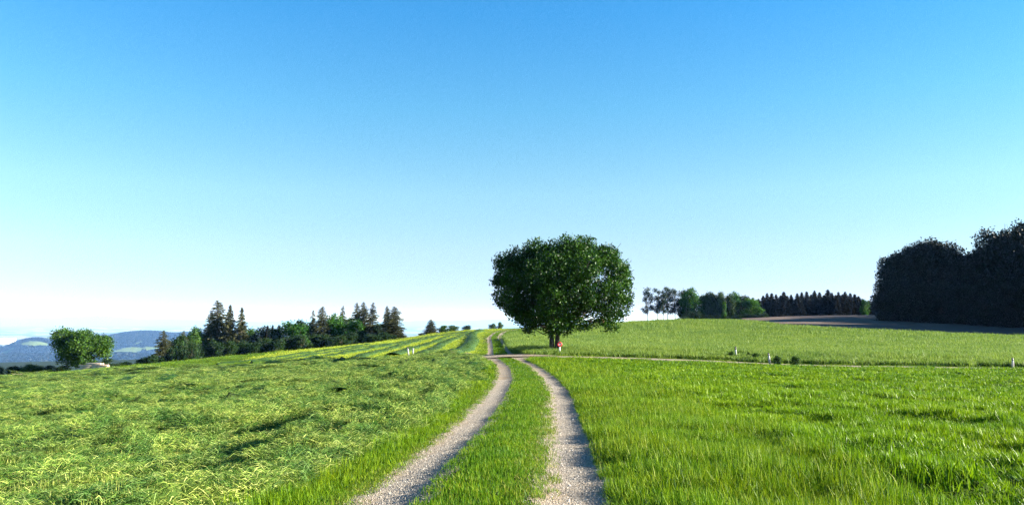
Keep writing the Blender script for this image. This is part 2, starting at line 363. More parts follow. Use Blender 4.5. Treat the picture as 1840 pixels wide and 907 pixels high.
# junction apron
yy = np.linspace(JUNC-7, JUNC+6, 60); cl = np.stack([tcx(yy), yy], 1)
hw = np.where(yy < JUNC, HALF+RW+3.2*(np.clip(1-(JUNC-yy)/7, 0, 1))**2.2, HALF+RW+1.6*np.clip(1-(yy-JUNC)/6, 0, 1)**2)
sel = (yy > JUNC-3.0) & (yy < JUNC+2.8)
tag(ribbon('gravel_junction', cl[sel], hw[sel], M['gravel'], .10, 15, .12), 'gravel junction where the farm track meets the crossing road', 'junction', kind='structure')
# flare wings beside the median end
for sgn in (-1, 1):
    s0 = (yy <= JUNC-2.7); e = hw[s0]; ccc = (e+HALF-RW)/2
    cw = cl[s0]+np.stack([sgn*ccc, ccc*0], 1)
    tag(ribbon('gravel_wing', cw, (e-HALF+RW)/2+.03, M['gravel'], .03, 7, .04), 'gravel wing widening towards the junction on the %s side' % ('left' if sgn < 0 else 'right'), 'junction', kind='structure')

# ploughed field: furrowed sheet
def grid_sheet(name, xs, ys_, hf, mask, mat):
    X, Y = np.meshgrid(xs, ys_); Z = hf(X, Y); V = np.stack([X, Y, Z], -1).reshape(-1, 3); n = len(xs)
    i = np.arange(len(ys_)-1)[:, None]*n; j = np.arange(n-1)[None]; f = np.stack([i+j, i+j+1, i+n+j+1, i+n+j], -1).reshape(-1, 4)
    mk = mask(X, Y).ravel(); f = f[mk[f].all(1)]
    o = bpy.data.objects.new(name, mesh_np(name, V, [f], mat, smooth=True)); link(o); return o
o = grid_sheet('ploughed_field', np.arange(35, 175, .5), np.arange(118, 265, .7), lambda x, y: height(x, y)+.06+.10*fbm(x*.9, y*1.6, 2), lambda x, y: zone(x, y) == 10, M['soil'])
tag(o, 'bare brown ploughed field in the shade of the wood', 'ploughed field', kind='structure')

# ------------------------------------------------------------------ far hills
def P2(px, d): return ((px-CX)/F*d, d)
HB0 = [(70, 609, 7500, 450, 700), (-120, 607, 8000, 900, 900), (265, 596, 8200, 900, 1400), (345, 599, 8500, 1200, 1400), (170, 615, 8000, 700, 1200),
 (60, 638, 5800, 1500, 1200), (220, 638, 5800, 700, 900), (560, 607, 9000, 1500, 1500), (-400, 607, 6700, 1500, 1400)]
HB = [(a, d, EYE-(b-573.1)/F*d, w1, w2) for a, b, d, w1, w2 in HB0]     # direction, distance, crest height, width, depth
def hillh(x, y):
    b = far_base(x, y)-6; m = b.copy()
    for px, d, zc, wa, wd in HB:
        cx, cy_ = P2(px, d); dx, dy = x-cx, y-cy_; u = np.array([cx, cy_])/math.hypot(cx, cy_)
        l = dx*u[0]+dy*u[1]; a = dx*u[1]-dy*u[0]; gsn = np.exp(-(a/wa)**2-(l/wd)**2); m = np.maximum(m, b+(zc-b)*gsn)+.0
        m = m+.12*(zc-b)*gsn*0
    return m+24*(fbm(x*.0014, y*.0014, 4)-.5)*np.clip((m-b)/40, 0, 1)
FLD = [(62,617,26,4),(74,640,18,4),(247,618,6,6),(268,627,16,4),(222,634,30,5),(225,600,9,1.5),(10,633,14,3),(112,630,16,3),(300,622,16,3),(40,648,16,2)]   # pale meadows on the hills (px ellipses turned into ground below)
def hill_hit(px, py):
    d = np.linspace(1500, 11500, 2000); r = rayd(px, py); t = d/r[1]; x = r[0]*t; z = EYE+r[2]*t; i = np.nonzero(z <= hillh(x, d))[0]
    return (x[i[0]], d[i[0]]) if len(i) else None
FP = []
for px, py, w, h_ in FLD:
    c = hill_hit(px, py); t_ = hill_hit(px, py-h_); bt = hill_hit(px, py+h_)
    if c is None: continue
    dp = max(100, abs((t_ or c)[1]-(bt or c)[1])/2); FP.append((c[0], c[1], w/F*c[1], min(dp, 230)))
def fmask(x, y):
    m = np.zeros(x.shape, bool); w = 45*(fbm(x*.006, y*.006, 2)-.5)
    for cx, cy_, a, b in FP: m |= ((x-cx+w)/a)**2+((y-cy_+w)/b)**2 < 1
    return m
def hcol(x, y):
    m = fmask(x, y); return np.where(m[:, None], [[.10, .145, .035]], [[.012, .024, .010]])
hl = polar_sheet('hills', np.radians(np.arange(-46, -4, .14))[::-1], np.geomspace(1500, 13000, 320), hillh, hcol, M['ground']); link(hl)
tag(hl, 'blue wooded hills with pale meadows beyond the valley', 'hills', kind='structure')
# pale ridges on the horizon
def ridge(name, d, pts, lab):
    px = np.arange(pts[0][0], pts[-1][0], 6.0); top = np.interp(px, [p[0] for p in pts], [p[1] for p in pts])-1.6*(fbm(px*.03, px*0+3, 4)-.5)*2
    rows = []; ks = [(-.10, 0), (-.05, .45), (-.015, .85), (0, 1), (.02, .8), (.08, 0)]
    for k, f in ks:
        dd = d*(1+k); x = (px-CX)/F*dd; zt = EYE-(top-573.1)/F*d; zb = far_base(x, x*0+dd)-3
        rows.append(np.stack([x, np.full_like(x, dd), zb+(zt-zb)*f], 1))
    V = np.concatenate(rows); n = len(px); i = np.arange(len(ks)-1)[:, None]*n; j = np.arange(n-1)[None]; f = np.stack([i+j, i+j+1, i+n+j+1, i+n+j], -1).reshape(-1, 4)
    o = bpy.data.objects.new(name, mesh_np(name, V, [f], M['ground'], True, {'col': np.tile([[.05, .07, .05]], (len(V), 1))})); link(o); tag(o, lab, 'hills', kind='structure')
ridge('distant_ridge', 52000, [(-500, 570), (0, 569), (90, 571), (180, 566), (250, 572), (370, 574), (470, 577), (520, 574), (560, 572), (640, 578), (760, 576), (900, 573), (1100, 579), (1900, 580)], 'faint pale mountain ridge along the hazy horizon')
ridge('far_ridge', 17000, [(-500, 605), (0, 612), (100, 606), (150, 604), (190, 598), (400, 596), (560, 604), (900, 606)], 'blue wooded ridge low on the plain behind the hills')

# ------------------------------------------------------------------ grass prototypes
hidden = bpy.data.collections.new('prototypes')       # never linked to the scene
def blades(n, rad, hmin, hmax, w, lean, curl, seed, tmin=0, tmax=1, tip=.0, wind=(0, 0), flat=None):
    r = np.random.default_rng(seed); a = r.random(n)*2*np.pi; q = rad*np.sqrt(r.random(n)); bx, by = q*np.cos(a), q*np.sin(a)
    H = hmin+(hmax-hmin)*r.random(n)**1.2; dr = r.random(n)*2*np.pi
    if flat is not None: dr = r.normal(.25, flat, n)+np.pi*(r.random(n) < .5)
    ln = np.abs(r.normal(0, lean, n)) if flat is None else np.clip(r.normal(1.22, .22, n), .5, 1.52)
    ln = np.minimum(ln, 1.48); wd = w*(.6+.8*r.random(n)); ya = dr+np.pi/2+r.normal(0, .6, n)
    dx, dy = np.cos(dr), np.sin(dr); sx, sy = np.cos(ya)*wd/2, np.sin(ya)*wd/2
    roll = (r.random(n)-.5)*np.pi if flat is not None else np.zeros(n); cr, sr = np.cos(roll), np.sin(roll)
    V = np.zeros((n, 5, 3)); z0 = 0 if flat is None else r.random(n)*.07
    for k, (t, wf) in enumerate([(0, 1), (.55, .85)]):
        an = ln*(1+curl*t); an = np.minimum(an, 1.55); hx = H*t*np.sin(an); hzv = H*t*np.cos(an)
        if flat is not None: hzv = hzv+np.sin(np.pi*t)*.05*r.random(n)
        for s_, idx in ((-1, 0), (1, 1)):
            V[:, k*2+idx, 0] = bx+dx*hx+s_*sx*wf*cr+wind[0]*t*t*H; V[:, k*2+idx, 1] = by+dy*hx+s_*sy*wf*cr+wind[1]*t*t*H; V[:, k*2+idx, 2] = hzv+z0-.01+s_*wd*.5*sr*wf
    an = np.minimum(ln*(1+curl*1.3), 1.6); V[:, 4, 0] = bx+dx*H*np.sin(an)+wind[0]*H; V[:, 4, 1] = by+dy*H*np.sin(an)+wind[1]*H; V[:, 4, 2] = H*np.cos(an)+z0
    b = np.arange(n)[:, None]*5; Q = b+np.array([[0, 1, 3, 2]]); T = b+np.array([[2, 3, 4]])
    tint = np.repeat(tmin+(tmax-tmin)*r.random(n)**1.3, 5)
    return V.reshape(-1, 3), Q, T, tint
def cat(parts):
    Vs, Qs, Ts, ts = [], [], [], []; o = 0
    for V, Q, T, t in parts: Vs.append(V); Qs.append(Q+o); Ts.append(T+o); ts.append(t); o += len(V)
    return np.concatenate(Vs), np.concatenate(Qs), np.concatenate(Ts), np.concatenate(ts)
def protos(name, mat, gens):
    c = bpy.data.collections.new(name)
    for k, gparts in enumerate(gens):
        V, Q, T, t = cat(gparts); o = bpy.data.objects.new('%s_tuft' % name, mesh_np(name, V, [Q, T], mat, attrs={'tint': t})); c.objects.link(o)
    return c, len(gens)
def ngroup(coll):
    ng = bpy.data.node_groups.new('scatter', 'GeometryNodeTree')
    ng.interface.new_socket('Geometry', in_out='INPUT', socket_type='NodeSocketGeometry'); ng.interface.new_socket('Geometry', in_out='OUTPUT', socket_type='NodeSocketGeometry')
    gi = ng.nodes.new('NodeGroupInput'); go = ng.nodes.new('NodeGroupOutput'); ci = ng.nodes.new('GeometryNodeCollectionInfo'); ip = ng.nodes.new('GeometryNodeInstanceOnPoints')
    ci.inputs['Collection'].default_value = coll; ci.inputs['Separate Children'].default_value = True; ci.inputs['Reset Children'].default_value = True
    def at_(nm, dt):
        a = ng.nodes.new('GeometryNodeInputNamedAttribute'); a.data_type = dt; a.inputs['Name'].default_value = nm; return a.outputs['Attribute']
    L = ng.links.new; L(gi.outputs[0], ip.inputs['Points']); L(ci.outputs[0], ip.inputs['Instance']); ip.inputs['Pick Instance'].default_value = True
    L(at_('idx', 'INT'), ip.inputs['Instance Index']); L(at_('scl', 'FLOAT_VECTOR'), ip.inputs['Scale'])
    er = ng.nodes.new('FunctionNodeEulerToRotation'); L(at_('rot', 'FLOAT_VECTOR'), er.inputs[0]); L(er.outputs[0], ip.inputs['Rotation'])
    L(ip.outputs[0], go.inputs[0]); return ng
def scatter(name, coll, pts, rot, scl, idx):
    me = bpy.data.meshes.new(name); me.vertices.add(len(pts)); me.vertices.foreach_set('co', np.asarray(pts, np.float32).ravel())
    me.attributes.new('rot', 'FLOAT_VECTOR', 'POINT').data.foreach_set('vector', np.asarray(rot, np.float32).ravel())
    me.attributes.new('scl', 'FLOAT_VECTOR', 'POINT').data.foreach_set('vector', np.asarray(scl, np.float32).ravel())
    me.attributes.new('idx', 'INT', 'POINT').data.foreach_set('value', np.asarray(idx, np.int32))
    o = bpy.data.objects.new(name, me); link(o); md = o.modifiers.new('scatter', 'NODES'); md.node_group = ngroup(coll); return o
def polar_points(r0, r1, rho, s0, smax=7, th=R(41)):
    rr = np.geomspace(r0, r1, 4000); s = np.clip(rr/s0, 1, smax); dens = rho/s**2*rr*2*th; cum = np.concatenate([[0], np.cumsum((dens[1:]+dens[:-1])/2*np.diff(rr))])
    n = int(cum[-1]); r = np.interp(rng.random(n)*cum[-1], cum, rr); t = (rng.random(n)*2-1)*th
    return r*np.sin(t), r*np.cos(t), np.clip(r/s0, 1, smax)
def clear(x, y):
    return np.minimum(np.abs(np.abs(toff(x, y))-HALF)-RW, np.abs(roff(x, y))-rhw(x))
def track_points(r0, r1, rho, s0, smax, off=3.4):
    yy = np.linspace(r0, r1, 4000); s = np.clip(yy/s0, 1, smax); dens = rho/s**2*2*off; cum = np.concatenate([[0], np.cumsum((dens[1:]+dens[:-1])/2*np.diff(yy))])
    n = int(cum[-1]); y = np.interp(rng.random(n)*cum[-1], cum, yy); o = rng.uniform(-off, off, n); k = np.interp(y, _tk, _ts)
    return tcx(y)+o*np.sqrt(1+k*k), y, np.clip(y/s0, 1, smax)
def clump(seed):
    r = np.random.default_rng(seed); nu, nv = 9, 6; Lc, Wc, Hc = r.uniform(.35, .6), r.uniform(.13, .20), r.uniform(.13, .19)
    U, W_ = np.meshgrid(np.linspace(-1, 1, nv), np.linspace(-1, 1, nu)); z = Hc*np.clip(1-U**2, 0, 1)**.7*np.clip(1-W_**2, 0, 1)**.6*.30*(.75+.5*r.random(U.shape))-.05
    V0 = np.stack([U*Wc+.05*np.sin(W_*3+seed), W_*Lc, z], -1).reshape(-1, 3); i = np.arange(nu-1)[:, None]*nv; j = np.arange(nv-1)[None]; Q0 = np.stack([i+j, i+j+1, i+nv+j+1, i+nv+j], -1).reshape(-1, 4)
    V, Q, T, t = blades(330, .2, .07, .24, .0085, .2, .1, seed, flat=.9)
    n = len(V)//5; u, w = r.uniform(-1, 1, n), r.uniform(-1.1, 1.1, n); V = V.reshape(n, 5, 3); base_ = V[:, :2].mean(1)[:, None]; V = V-base_; 
    V = np.stack([-V[..., 1]*.6, V[..., 0], V[..., 2]*.6], -1)+np.stack([u*Wc+.05*np.sin(w*3+seed), w*Lc, Hc*r.uniform(.3, 1, n)*np.clip(1-u**2, 0, 1)**.7*np.clip(1-w**2, 0, 1)**.6+.005], -1)[:, None]
    o = len(V0); return np.concatenate([V0, V.reshape(-1, 3)]), np.concatenate([Q0, Q+o]), T+o, np.concatenate([np.full(len(V0), .02), t**1.6*.85])
PR = {
 'median': protos('median', G['median'], [[blades(70, .20, .03, .095, .006, .5, .6, 10+i)] for i in range(5)]),
 'verge': protos('verge', G['verge'], [[blades(64, .20, .05, .17, .006, .4, .6, 20+i)] for i in range(5)]),
 'tall': protos('tall', G['verge'], [[blades(84, .20, .06, .20, .0062, .45, .8, 30+i), blades(1, .18, .2, .3, .004, .3, .5, 130+i, .8, 1)] for i in range(6)]),
 'meadow': protos('meadow', G['meadow'], [[blades(50, .20, .05, .17, .007, .5, .7, 40+i), blades(34, .20, .06, .15, .017, .95, .5, 140+i, .2, .9)] for i in range(6)]),
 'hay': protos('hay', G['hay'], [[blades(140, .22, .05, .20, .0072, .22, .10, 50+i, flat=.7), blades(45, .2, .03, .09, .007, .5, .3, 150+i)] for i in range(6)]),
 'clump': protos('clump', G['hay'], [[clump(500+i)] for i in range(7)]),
 'stub': protos('stub', G['stub'], [[blades(90, .22, .03, .085, .0055, .25, .2, 60+i)] for i in range(4)]),
 'edge': protos('edge', G['edge'], [[blades(60, .16, .02, .07, .006, .6, .5, 90+i)] for i in range(4)]),
 'hill': protos('hill', G['hill'], [[blades(60, .24, .03, .09, .012, .5, .3, 65+i)] for i in range(4)]),
 'row': protos('row', G['row'], [[blades(60, .26, .12, .4, .012, .3, .2, 70+i, flat=.9), blades(30, .25, .05, .16, .010, .6, .4, 170+i)] for i in range(4)]),
 'grain': protos('grain', G['grain'], [[blades(60, .24, .55, .78, .012, .12, .5, 80+i, 0, .8), blades(34, .24, .60, .80, .016, .10, .3, 180+i, .6, 1)] for i in range(5)]),
}
def plant(name, label, cat_, key, x, y, s, hvar=(.75, 1.2), turn=None, hs=1.0, wide=1.0):
    s = np.clip(np.minimum(s, clear(x, y)/.2+.5), .3, 99)
    c, k = PR[key]; n = len(x); z = height(x, y); rz = rng.random(n)*2*np.pi if turn is None else turn+rng.normal(0, .25, n)+np.pi*(rng.random(n) < .5)
    h = (hvar[0]+(hvar[1]-hvar[0])*rng.random(n))*hs; o = scatter(name, c, np.stack([x, y, z], 1), np.stack([rng.normal(0, .08, n), rng.normal(0, .08, n), rz], 1), np.stack([s*wide, s*wide, h], 1), rng.integers(0, k, n))
    return tag(o, label, cat_, kind='stuff')
x, y, s = track_points(3.5, 62, 110, 14, 3); zn = zone(x, y)
m = zn == 1; far = np.ones(1)
edge = np.abs(toff(x, y))
hs = np.clip(1.2-.95*(edge/.5)**2, .3, 1.2)*(.7+.7*vnoise(x*1.6, y*1.6))
plant('median_grass', 'short green grass growing between the two wheel ruts', 'grass', 'median', x[m], y[m], s[m], hs=hs[m]*.8)
x2, y2, s2 = track_points(60, 182, 200, 25, 5, 2.2); z2 = zone(x2, y2)
m = z2 == 1
plant('far_median_grass', 'green strip of grass between the ruts beyond the crossing road', 'grass', 'median', x2[m], y2[m], s2[m], hs=1.4)
te = toff(x, y); ed_ = ((te > .26) & (te < .60)) | ((te < -HALF-RW+.03) & (te > -HALF-RW-.22)) | ((te > .0) & (te < .6) & (y > 25) & (rng.random(len(x)) < .4)); me_ = ed_ & ((zn == 0) | (zn == 1) | (zn == 2)) & (rng.random(len(x)) < .75)
_cl = clear; clear = lambda a, b: np.full(np.shape(a), .10)
plant('dry_edge_grass', 'short yellowish grass creeping over the edges of the gravel ruts', 'grass', 'edge', x[me_], y[me_], s[me_], hs=.8)
clear = _cl
m = (zn == 2)
e = np.clip((-toff(x, y)-(HALF+RW))/.5, .35, 1)*(y < JUNC)+(y >= JUNC)*1.0
plant('left_verge_grass', 'short green verge grass along the outside of the left rut', 'grass', 'verge', x[m], y[m], s[m], hs=(e*(.6+.8*vnoise(x*1.2, y*1.2)))[m])
xv, yv, sv = polar_points(3, 70, 60, 12, 5, R(50)); zv = zone(xv, yv)
tv = toff(xv, yv); kk = (np.abs(tv) > 3.4) & ((zv == 2) | (zv == 6)); x, y, s, zn = np.concatenate([x, xv[kk]]), np.concatenate([y, yv[kk]]), np.concatenate([s, sv[kk]]), np.concatenate([zn, zv[kk]])
m = (zn == 6)
e = np.clip(.5+(toff(x, y)-(HALF+RW))/.7, .5, 1)*1.1
plant('right_verge_grass', 'tall lush grass on the verge right of the track', 'grass', 'tall', x[m], y[m], s[m], hs=(e*(.4+.6*vnoise(x*.9+4, y*.9)+.75*vnoise(x*2.2+8, y*1.8)**2)*(.4+.6*ss(-roff(x, y), RHW, RHW+3)))[m])
x3, y3, s3 = polar_points(3, 66, 55, 17, 4, R(50)); z3 = zone(x3, y3)
m = z3 == 7
plant('meadow_grass', 'bright green meadow grass and clover filling the right foreground', 'grass', 'meadow', x3[m], y3[m], s3[m], hs=.85*(.45+.6*vnoise(x3*.8+4, y3*.5)+.6*vnoise(x3*2.3, y3*1.7)**2)[m]*(.45+.55*ss(-roff(x3[m], y3[m]), RHW, RHW+3.5)))
x4, y4, s4 = polar_points(3, 125, 50, 19, 5, R(48)); z4 = zone(x4, y4); sw = swath(x4, y4)
m = (z4 == 3) & (rng.random(len(x4)) < .8)
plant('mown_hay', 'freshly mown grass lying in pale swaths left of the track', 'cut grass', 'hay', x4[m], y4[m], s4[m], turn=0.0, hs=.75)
m = (z4 == 3) & ((sw <= .32))
xc, yc, sc_ = polar_points(3, 118, 6.0, 22, 2.2, R(48)); zc_ = zone(xc, yc); md = (zc_ == 3) & (vnoise(xc*.45+3, yc*.16)+.35*vnoise(xc*2.1, yc*.8) > .42+.3*rng.random(len(xc)))
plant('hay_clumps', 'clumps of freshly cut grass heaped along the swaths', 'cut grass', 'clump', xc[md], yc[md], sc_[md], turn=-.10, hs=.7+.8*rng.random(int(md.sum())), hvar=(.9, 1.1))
m = (z4 == 3) & (rng.random(len(x4)) < .45)
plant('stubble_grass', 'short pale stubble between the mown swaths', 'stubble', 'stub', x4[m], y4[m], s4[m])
# hillside beyond the road
x5, y5, s5 = polar_points(55, 192, 50, 20, 7); z5 = zone(x5, y5)
m = z5 == 4
plant('hillside_stubble', 'pale cut sward on the slope beyond the crossing road', 'stubble', 'hill', x5[m], y5[m], s5[m], wide=1.0)
m = (z5 == 5)
plant('rim_grass', 'green uncut grass along the rim of the left slope', 'grass', 'tall', x5[m], y5[m], s5[m], hs=.7)
m = (z5 == 2) & (y5 > 60) & (np.abs(toff(x5, y5)) > .2)
plant('far_verge_grass', 'green verge grass beside the road and upper track', 'grass', 'verge', x5[m], y5[m], s5[m]*.7, hs=1.2)
x6, y6, s6 = polar_points(42, 188, 45, 22, 6, R(40)); z6 = zone(x6, y6)
m = (z6 == 9)
plant('grain_crop', 'tall pale green grain crop covering the slope behind the tree', 'grain crop', 'grain', x6[m], y6[m], s6[m], hvar=(.85, 1.1), hs=((.85+.3*vnoise(x6*.25, y6*.6))*(.55+.45*ss(roff(x6, y6), RHW+1, RHW+7)))[m])
m = (z6 == 8)
plant('roadside_grass', 'dark green tall grass between the crossing road and grain', 'grass', 'tall', x6[m], y6[m], s6[m]*.7, hs=(.45+.6*vnoise(x6*.7, y6*.7))[m])
m = (z6 == 11) & (y6 > 120)
plant('rough_grass', 'rough grass along the ridge beyond the fields', 'grass', 'tall', x6[m], y6[m], s6[m]*.8, hs=.6)
# pebbles
def pebble(seed):
    r = np.random.default_rng(seed); ph = (1+5**.5)/2
    V = np.array([(-1, ph, 0), (1, ph, 0), (-1, -ph, 0), (1, -ph, 0), (0, -1, ph), (0, 1, ph), (0, -1, -ph), (0, 1, -ph), (ph, 0, -1), (ph, 0, 1), (-ph, 0, -1), (-ph, 0, 1)])/1.9
    V = V*(1+.25*r.normal(size=V.shape))*[1, .8, .55]
    T = np.array([(0,11,5),(0,5,1),(0,1,7),(0,7,10),(0,10,11),(1,5,9),(5,11,4),(11,10,2),(10,7,6),(7,1,8),(3,9,4),(3,4,2),(3,2,6),(3,6,8),(3,8,9),(4,9,5),(2,4,11),(6,2,10),(8,6,7),(9,8,1)])
    return mesh_np('pebble', V, [T], M['pebble'], attrs={'tint': np.full(12, r.random())})
pc = bpy.data.collections.new('pebbles')
for k in range(9): pc.objects.link(bpy.data.objects.new('pebble_form', pebble(k)))
n = 230000; yy_ = 4.5+26*rng.random(n)**1.6; sg = np.where(rng.random(n) < .5, -1, 1); of = sg*HALF+rng.normal(0, .2, n); s_ = np.interp(yy_, _tk, _ts)
xx = tcx(yy_)+of/np.sqrt(1+s_**2)*(1+s_**2); ok = np.abs(np.abs(toff(xx, yy_))-HALF) < RW+.10
xx, yy_ = xx[ok], yy_[ok]; n = len(xx); sz = np.exp(rng.normal(math.log(.0042), .42, n))
o = scatter('gravel', pc, np.stack([xx, yy_, height(xx, yy_)+.012], 1), rng.random((n, 3))*6.28*[.1, .1, 1], np.repeat(sz[:, None], 3, 1), rng.integers(0, 9, n)); tag(o, 'loose pale gravel stones lying in the wheel ruts', 'gravel', kind='stuff')

# ------------------------------------------------------------------ windrows on the slope
WR = [[(864,595),(850,600),(846,603),(849,614),(840,626),(826,634),(807,638)],
      [(859,595),(837,603),(806,613),(784,626),(771,633),(757,638)],
      [(842,598),(806,606),(774,618),(738,628),(705,640)],
      [(839,597),(783,606),(741,616),(700,628),(640,645)],
      [(816,600),(766,607),(750,611),(703,621),(659,629),(593,641),(540,649)],
      [(694,620),(637,628),(570,638),(504,648),(452,654)],
      [(660,621),(600,630),(540,638),(470,648),(390,657)]]
WRL = ['tallest dark windrow, curving down beside the upper track', 'second windrow from the track, ending at the road', 'windrow running down to the right of the two white posts',
       'windrow running down to the left of the two white posts', 'long windrow of dark cut grass in the middle of the slope', 'windrow second from the rim of the left slope', 'outermost windrow near the tree belt']
rows_pts = []
for k, (pl, lab) in enumerate(zip(WR, WRL)):
    q = np.array([hit(*p) for p in pl]); a = np.concatenate([[0], np.cumsum(np.hypot(*np.diff(q, axis=0).T))]); L_ = a[-1]; n = int(L_/.4); s = np.linspace(0, L_, n)
    cl = np.stack([np.interp(s, a, q[:, 0]), np.interp(s, a, q[:, 1])], 1)
    for _ in range(30): cl[1:-1] = (cl[:-2]+2*cl[1:-1]+cl[2:])/4
    tg = np.gradient(cl, axis=0); tg /= np.hypot(*tg.T)[:, None]; nr = np.stack([tg[:, 1], -tg[:, 0]], 1)
    hw = (.95 if k == 0 else .75)+.3*fbm(s*.5, s*0+k*7, 3); hh = (.42 if k == 0 else .30)*(.6+.8*fbm(s*.4+9, s*0+k*3, 3)); cs = np.linspace(-1, 1, 9)
    Pp = cl[:, None]+nr[:, None]*(hw[:, None]*cs[None])[..., None]
    z = height(Pp[..., 0], Pp[..., 1])+hh[:, None]*(1-cs[None]**2)**.8*(.8+.5*vnoise(Pp[..., 0]*2.5, Pp[..., 1]*2.5))-.03
    V = np.concatenate([Pp, z[..., None]], -1).reshape(-1, 3); i = np.arange(n-1)[:, None]*9; j = np.arange(8)[None]; f = np.stack([i+j, i+j+1, i+10+j, i+9+j], -1).reshape(-1, 4)
    # loose blades on the heap, in the same mesh
    nb = int(L_*34); u = rng.random(nb)*(n-1); ui = u.astype(int); c = rng.normal(0, .42, nb).clip(-1.1, 1.1)
    bp = cl[ui]+nr[ui]*(c*hw[ui])[:, None]+rng.normal(0, .15, (nb, 2)); bz = height(bp[:, 0], bp[:, 1])+hh[ui]*np.clip(1-c*c, 0, 1)**.8
    dr = rng.random(nb)*6.28; ln = .25+.35*rng.random(nb); el_ = rng.normal(.25, .25, nb); wdt = .035
    d3 = np.stack([np.cos(dr)*np.cos(el_), np.sin(dr)*np.cos(el_), np.sin(el_)], 1)*ln[:, None]; sd3 = np.stack([-np.sin(dr), np.cos(dr), 0*dr], 1)*wdt
    b0 = np.stack([bp[:, 0], bp[:, 1], bz], 1)-d3*.5; BV = np.stack([b0-sd3, b0+sd3, b0+d3], 1).reshape(-1, 3); BT = np.arange(nb*3).reshape(-1, 3)+len(V)
    tint = np.concatenate([np.full(len(V), .35)+.3*rng.random(len(V)), np.repeat(rng.random(nb), 3)])
    o = bpy.data.objects.new('windrow', mesh_np('windrow', np.concatenate([V, BV]), [f, BT], G['row'], attrs={'tint': tint})); link(o)
    tag(o, lab, 'windrow', 'windrows of cut grass on the far slope')

# ------------------------------------------------------------------ trees
def tube(path, radii, k=7):
    path = np.asarray(path, float); n = len(path); tg = np.gradient(path, axis=0); tg /= np.linalg.norm(tg, axis=1)[:, None]+1e-9
    up = np.where(np.abs(tg[:, 2:3]) > .9, [[1., 0, 0]], [[0, 0, 1.]]); a = np.cross(tg, up); a /= np.linalg.norm(a, axis=1)[:, None]; b = np.cross(tg, a)
    an = np.arange(k)*2*np.pi/k; ring = a[:, None]*np.cos(an)[None, :, None]+b[:, None]*np.sin(an)[None, :, None]
    V = (path[:, None]+ring*np.asarray(radii)[:, None, None]).reshape(-1, 3); i = np.arange(n-1)[:, None]*k; j = np.arange(k)[None]; jn = (j+1) % k
    return V, np.stack([i+j, i+jn, i+k+jn, i+k+j], -1).reshape(-1, 4)
def join_tubes(ts):
    Vs, Fs = [], []; o = 0
    for V, Fq in ts: Vs.append(V); Fs.append(Fq+o); o += len(V)
    return np.concatenate(Vs), np.concatenate(Fs)
def leaves(C, size, r, tint, droop=.3, sunny=None, wr=.6):
    n = len(C); d = r.normal(size=(n, 3)); d[:, 2] -= droop; d /= np.linalg.norm(d, axis=1)[:, None]; q = r.normal(size=(n, 3)); s = np.cross(d, q); s /= np.linalg.norm(s, axis=1)[:, None]
    nn = np.cross(d, s); L = size*(.6+.8*r.random(n))[:, None]; w = L*wr*.5
    V = np.stack([C-d*L*.5, C+s*w+nn*L*.08, C+d*L*.5-nn*L*.12, C-s*w+nn*L*.08], 1).reshape(-1, 3); f = np.arange(n*4).reshape(-1, 4)
    return V, np.concatenate([f[:, [0, 1, 2]], f[:, [0, 2, 3]]]), np.repeat(tint, 4)
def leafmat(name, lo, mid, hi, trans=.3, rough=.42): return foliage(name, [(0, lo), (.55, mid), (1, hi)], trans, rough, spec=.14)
LM = {
 'lime': leafmat('lime_leaves', (.007, .024, .003), (.018, .056, .005), (.055, .130, .013), .22),
 'bush': leafmat('bush_leaves', (.014, .042, .006), (.036, .090, .011), (.080, .150, .020), .22),
 'green': leafmat('green_leaves', (.012, .048, .005), (.028, .105, .009), (.068, .170, .016), .25),
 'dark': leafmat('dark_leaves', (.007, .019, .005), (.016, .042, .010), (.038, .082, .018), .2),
 'bluish': leafmat('bluish_leaves', (.008, .020, .014), (.018, .040, .026), (.040, .075, .038), .15),
 'grey': leafmat('greygreen_leaves', (.025, .050, .022), (.055, .100, .040), (.10, .16, .065), .25),
 'bright': leafmat('bright_leaves', (.020, .070, .008), (.045, .130, .012), (.090, .200, .020), .3),
 'brown': leafmat('spruce_needles', (.018, .026, .009), (.048, .056, .021), (.10, .10, .045), .12, .6),
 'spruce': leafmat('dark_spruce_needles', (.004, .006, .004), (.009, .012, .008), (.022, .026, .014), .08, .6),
 'wood': leafmat('wood_leaves', (.003, .006, .002), (.005, .011, .004), (.009, .020, .005), .06),
}
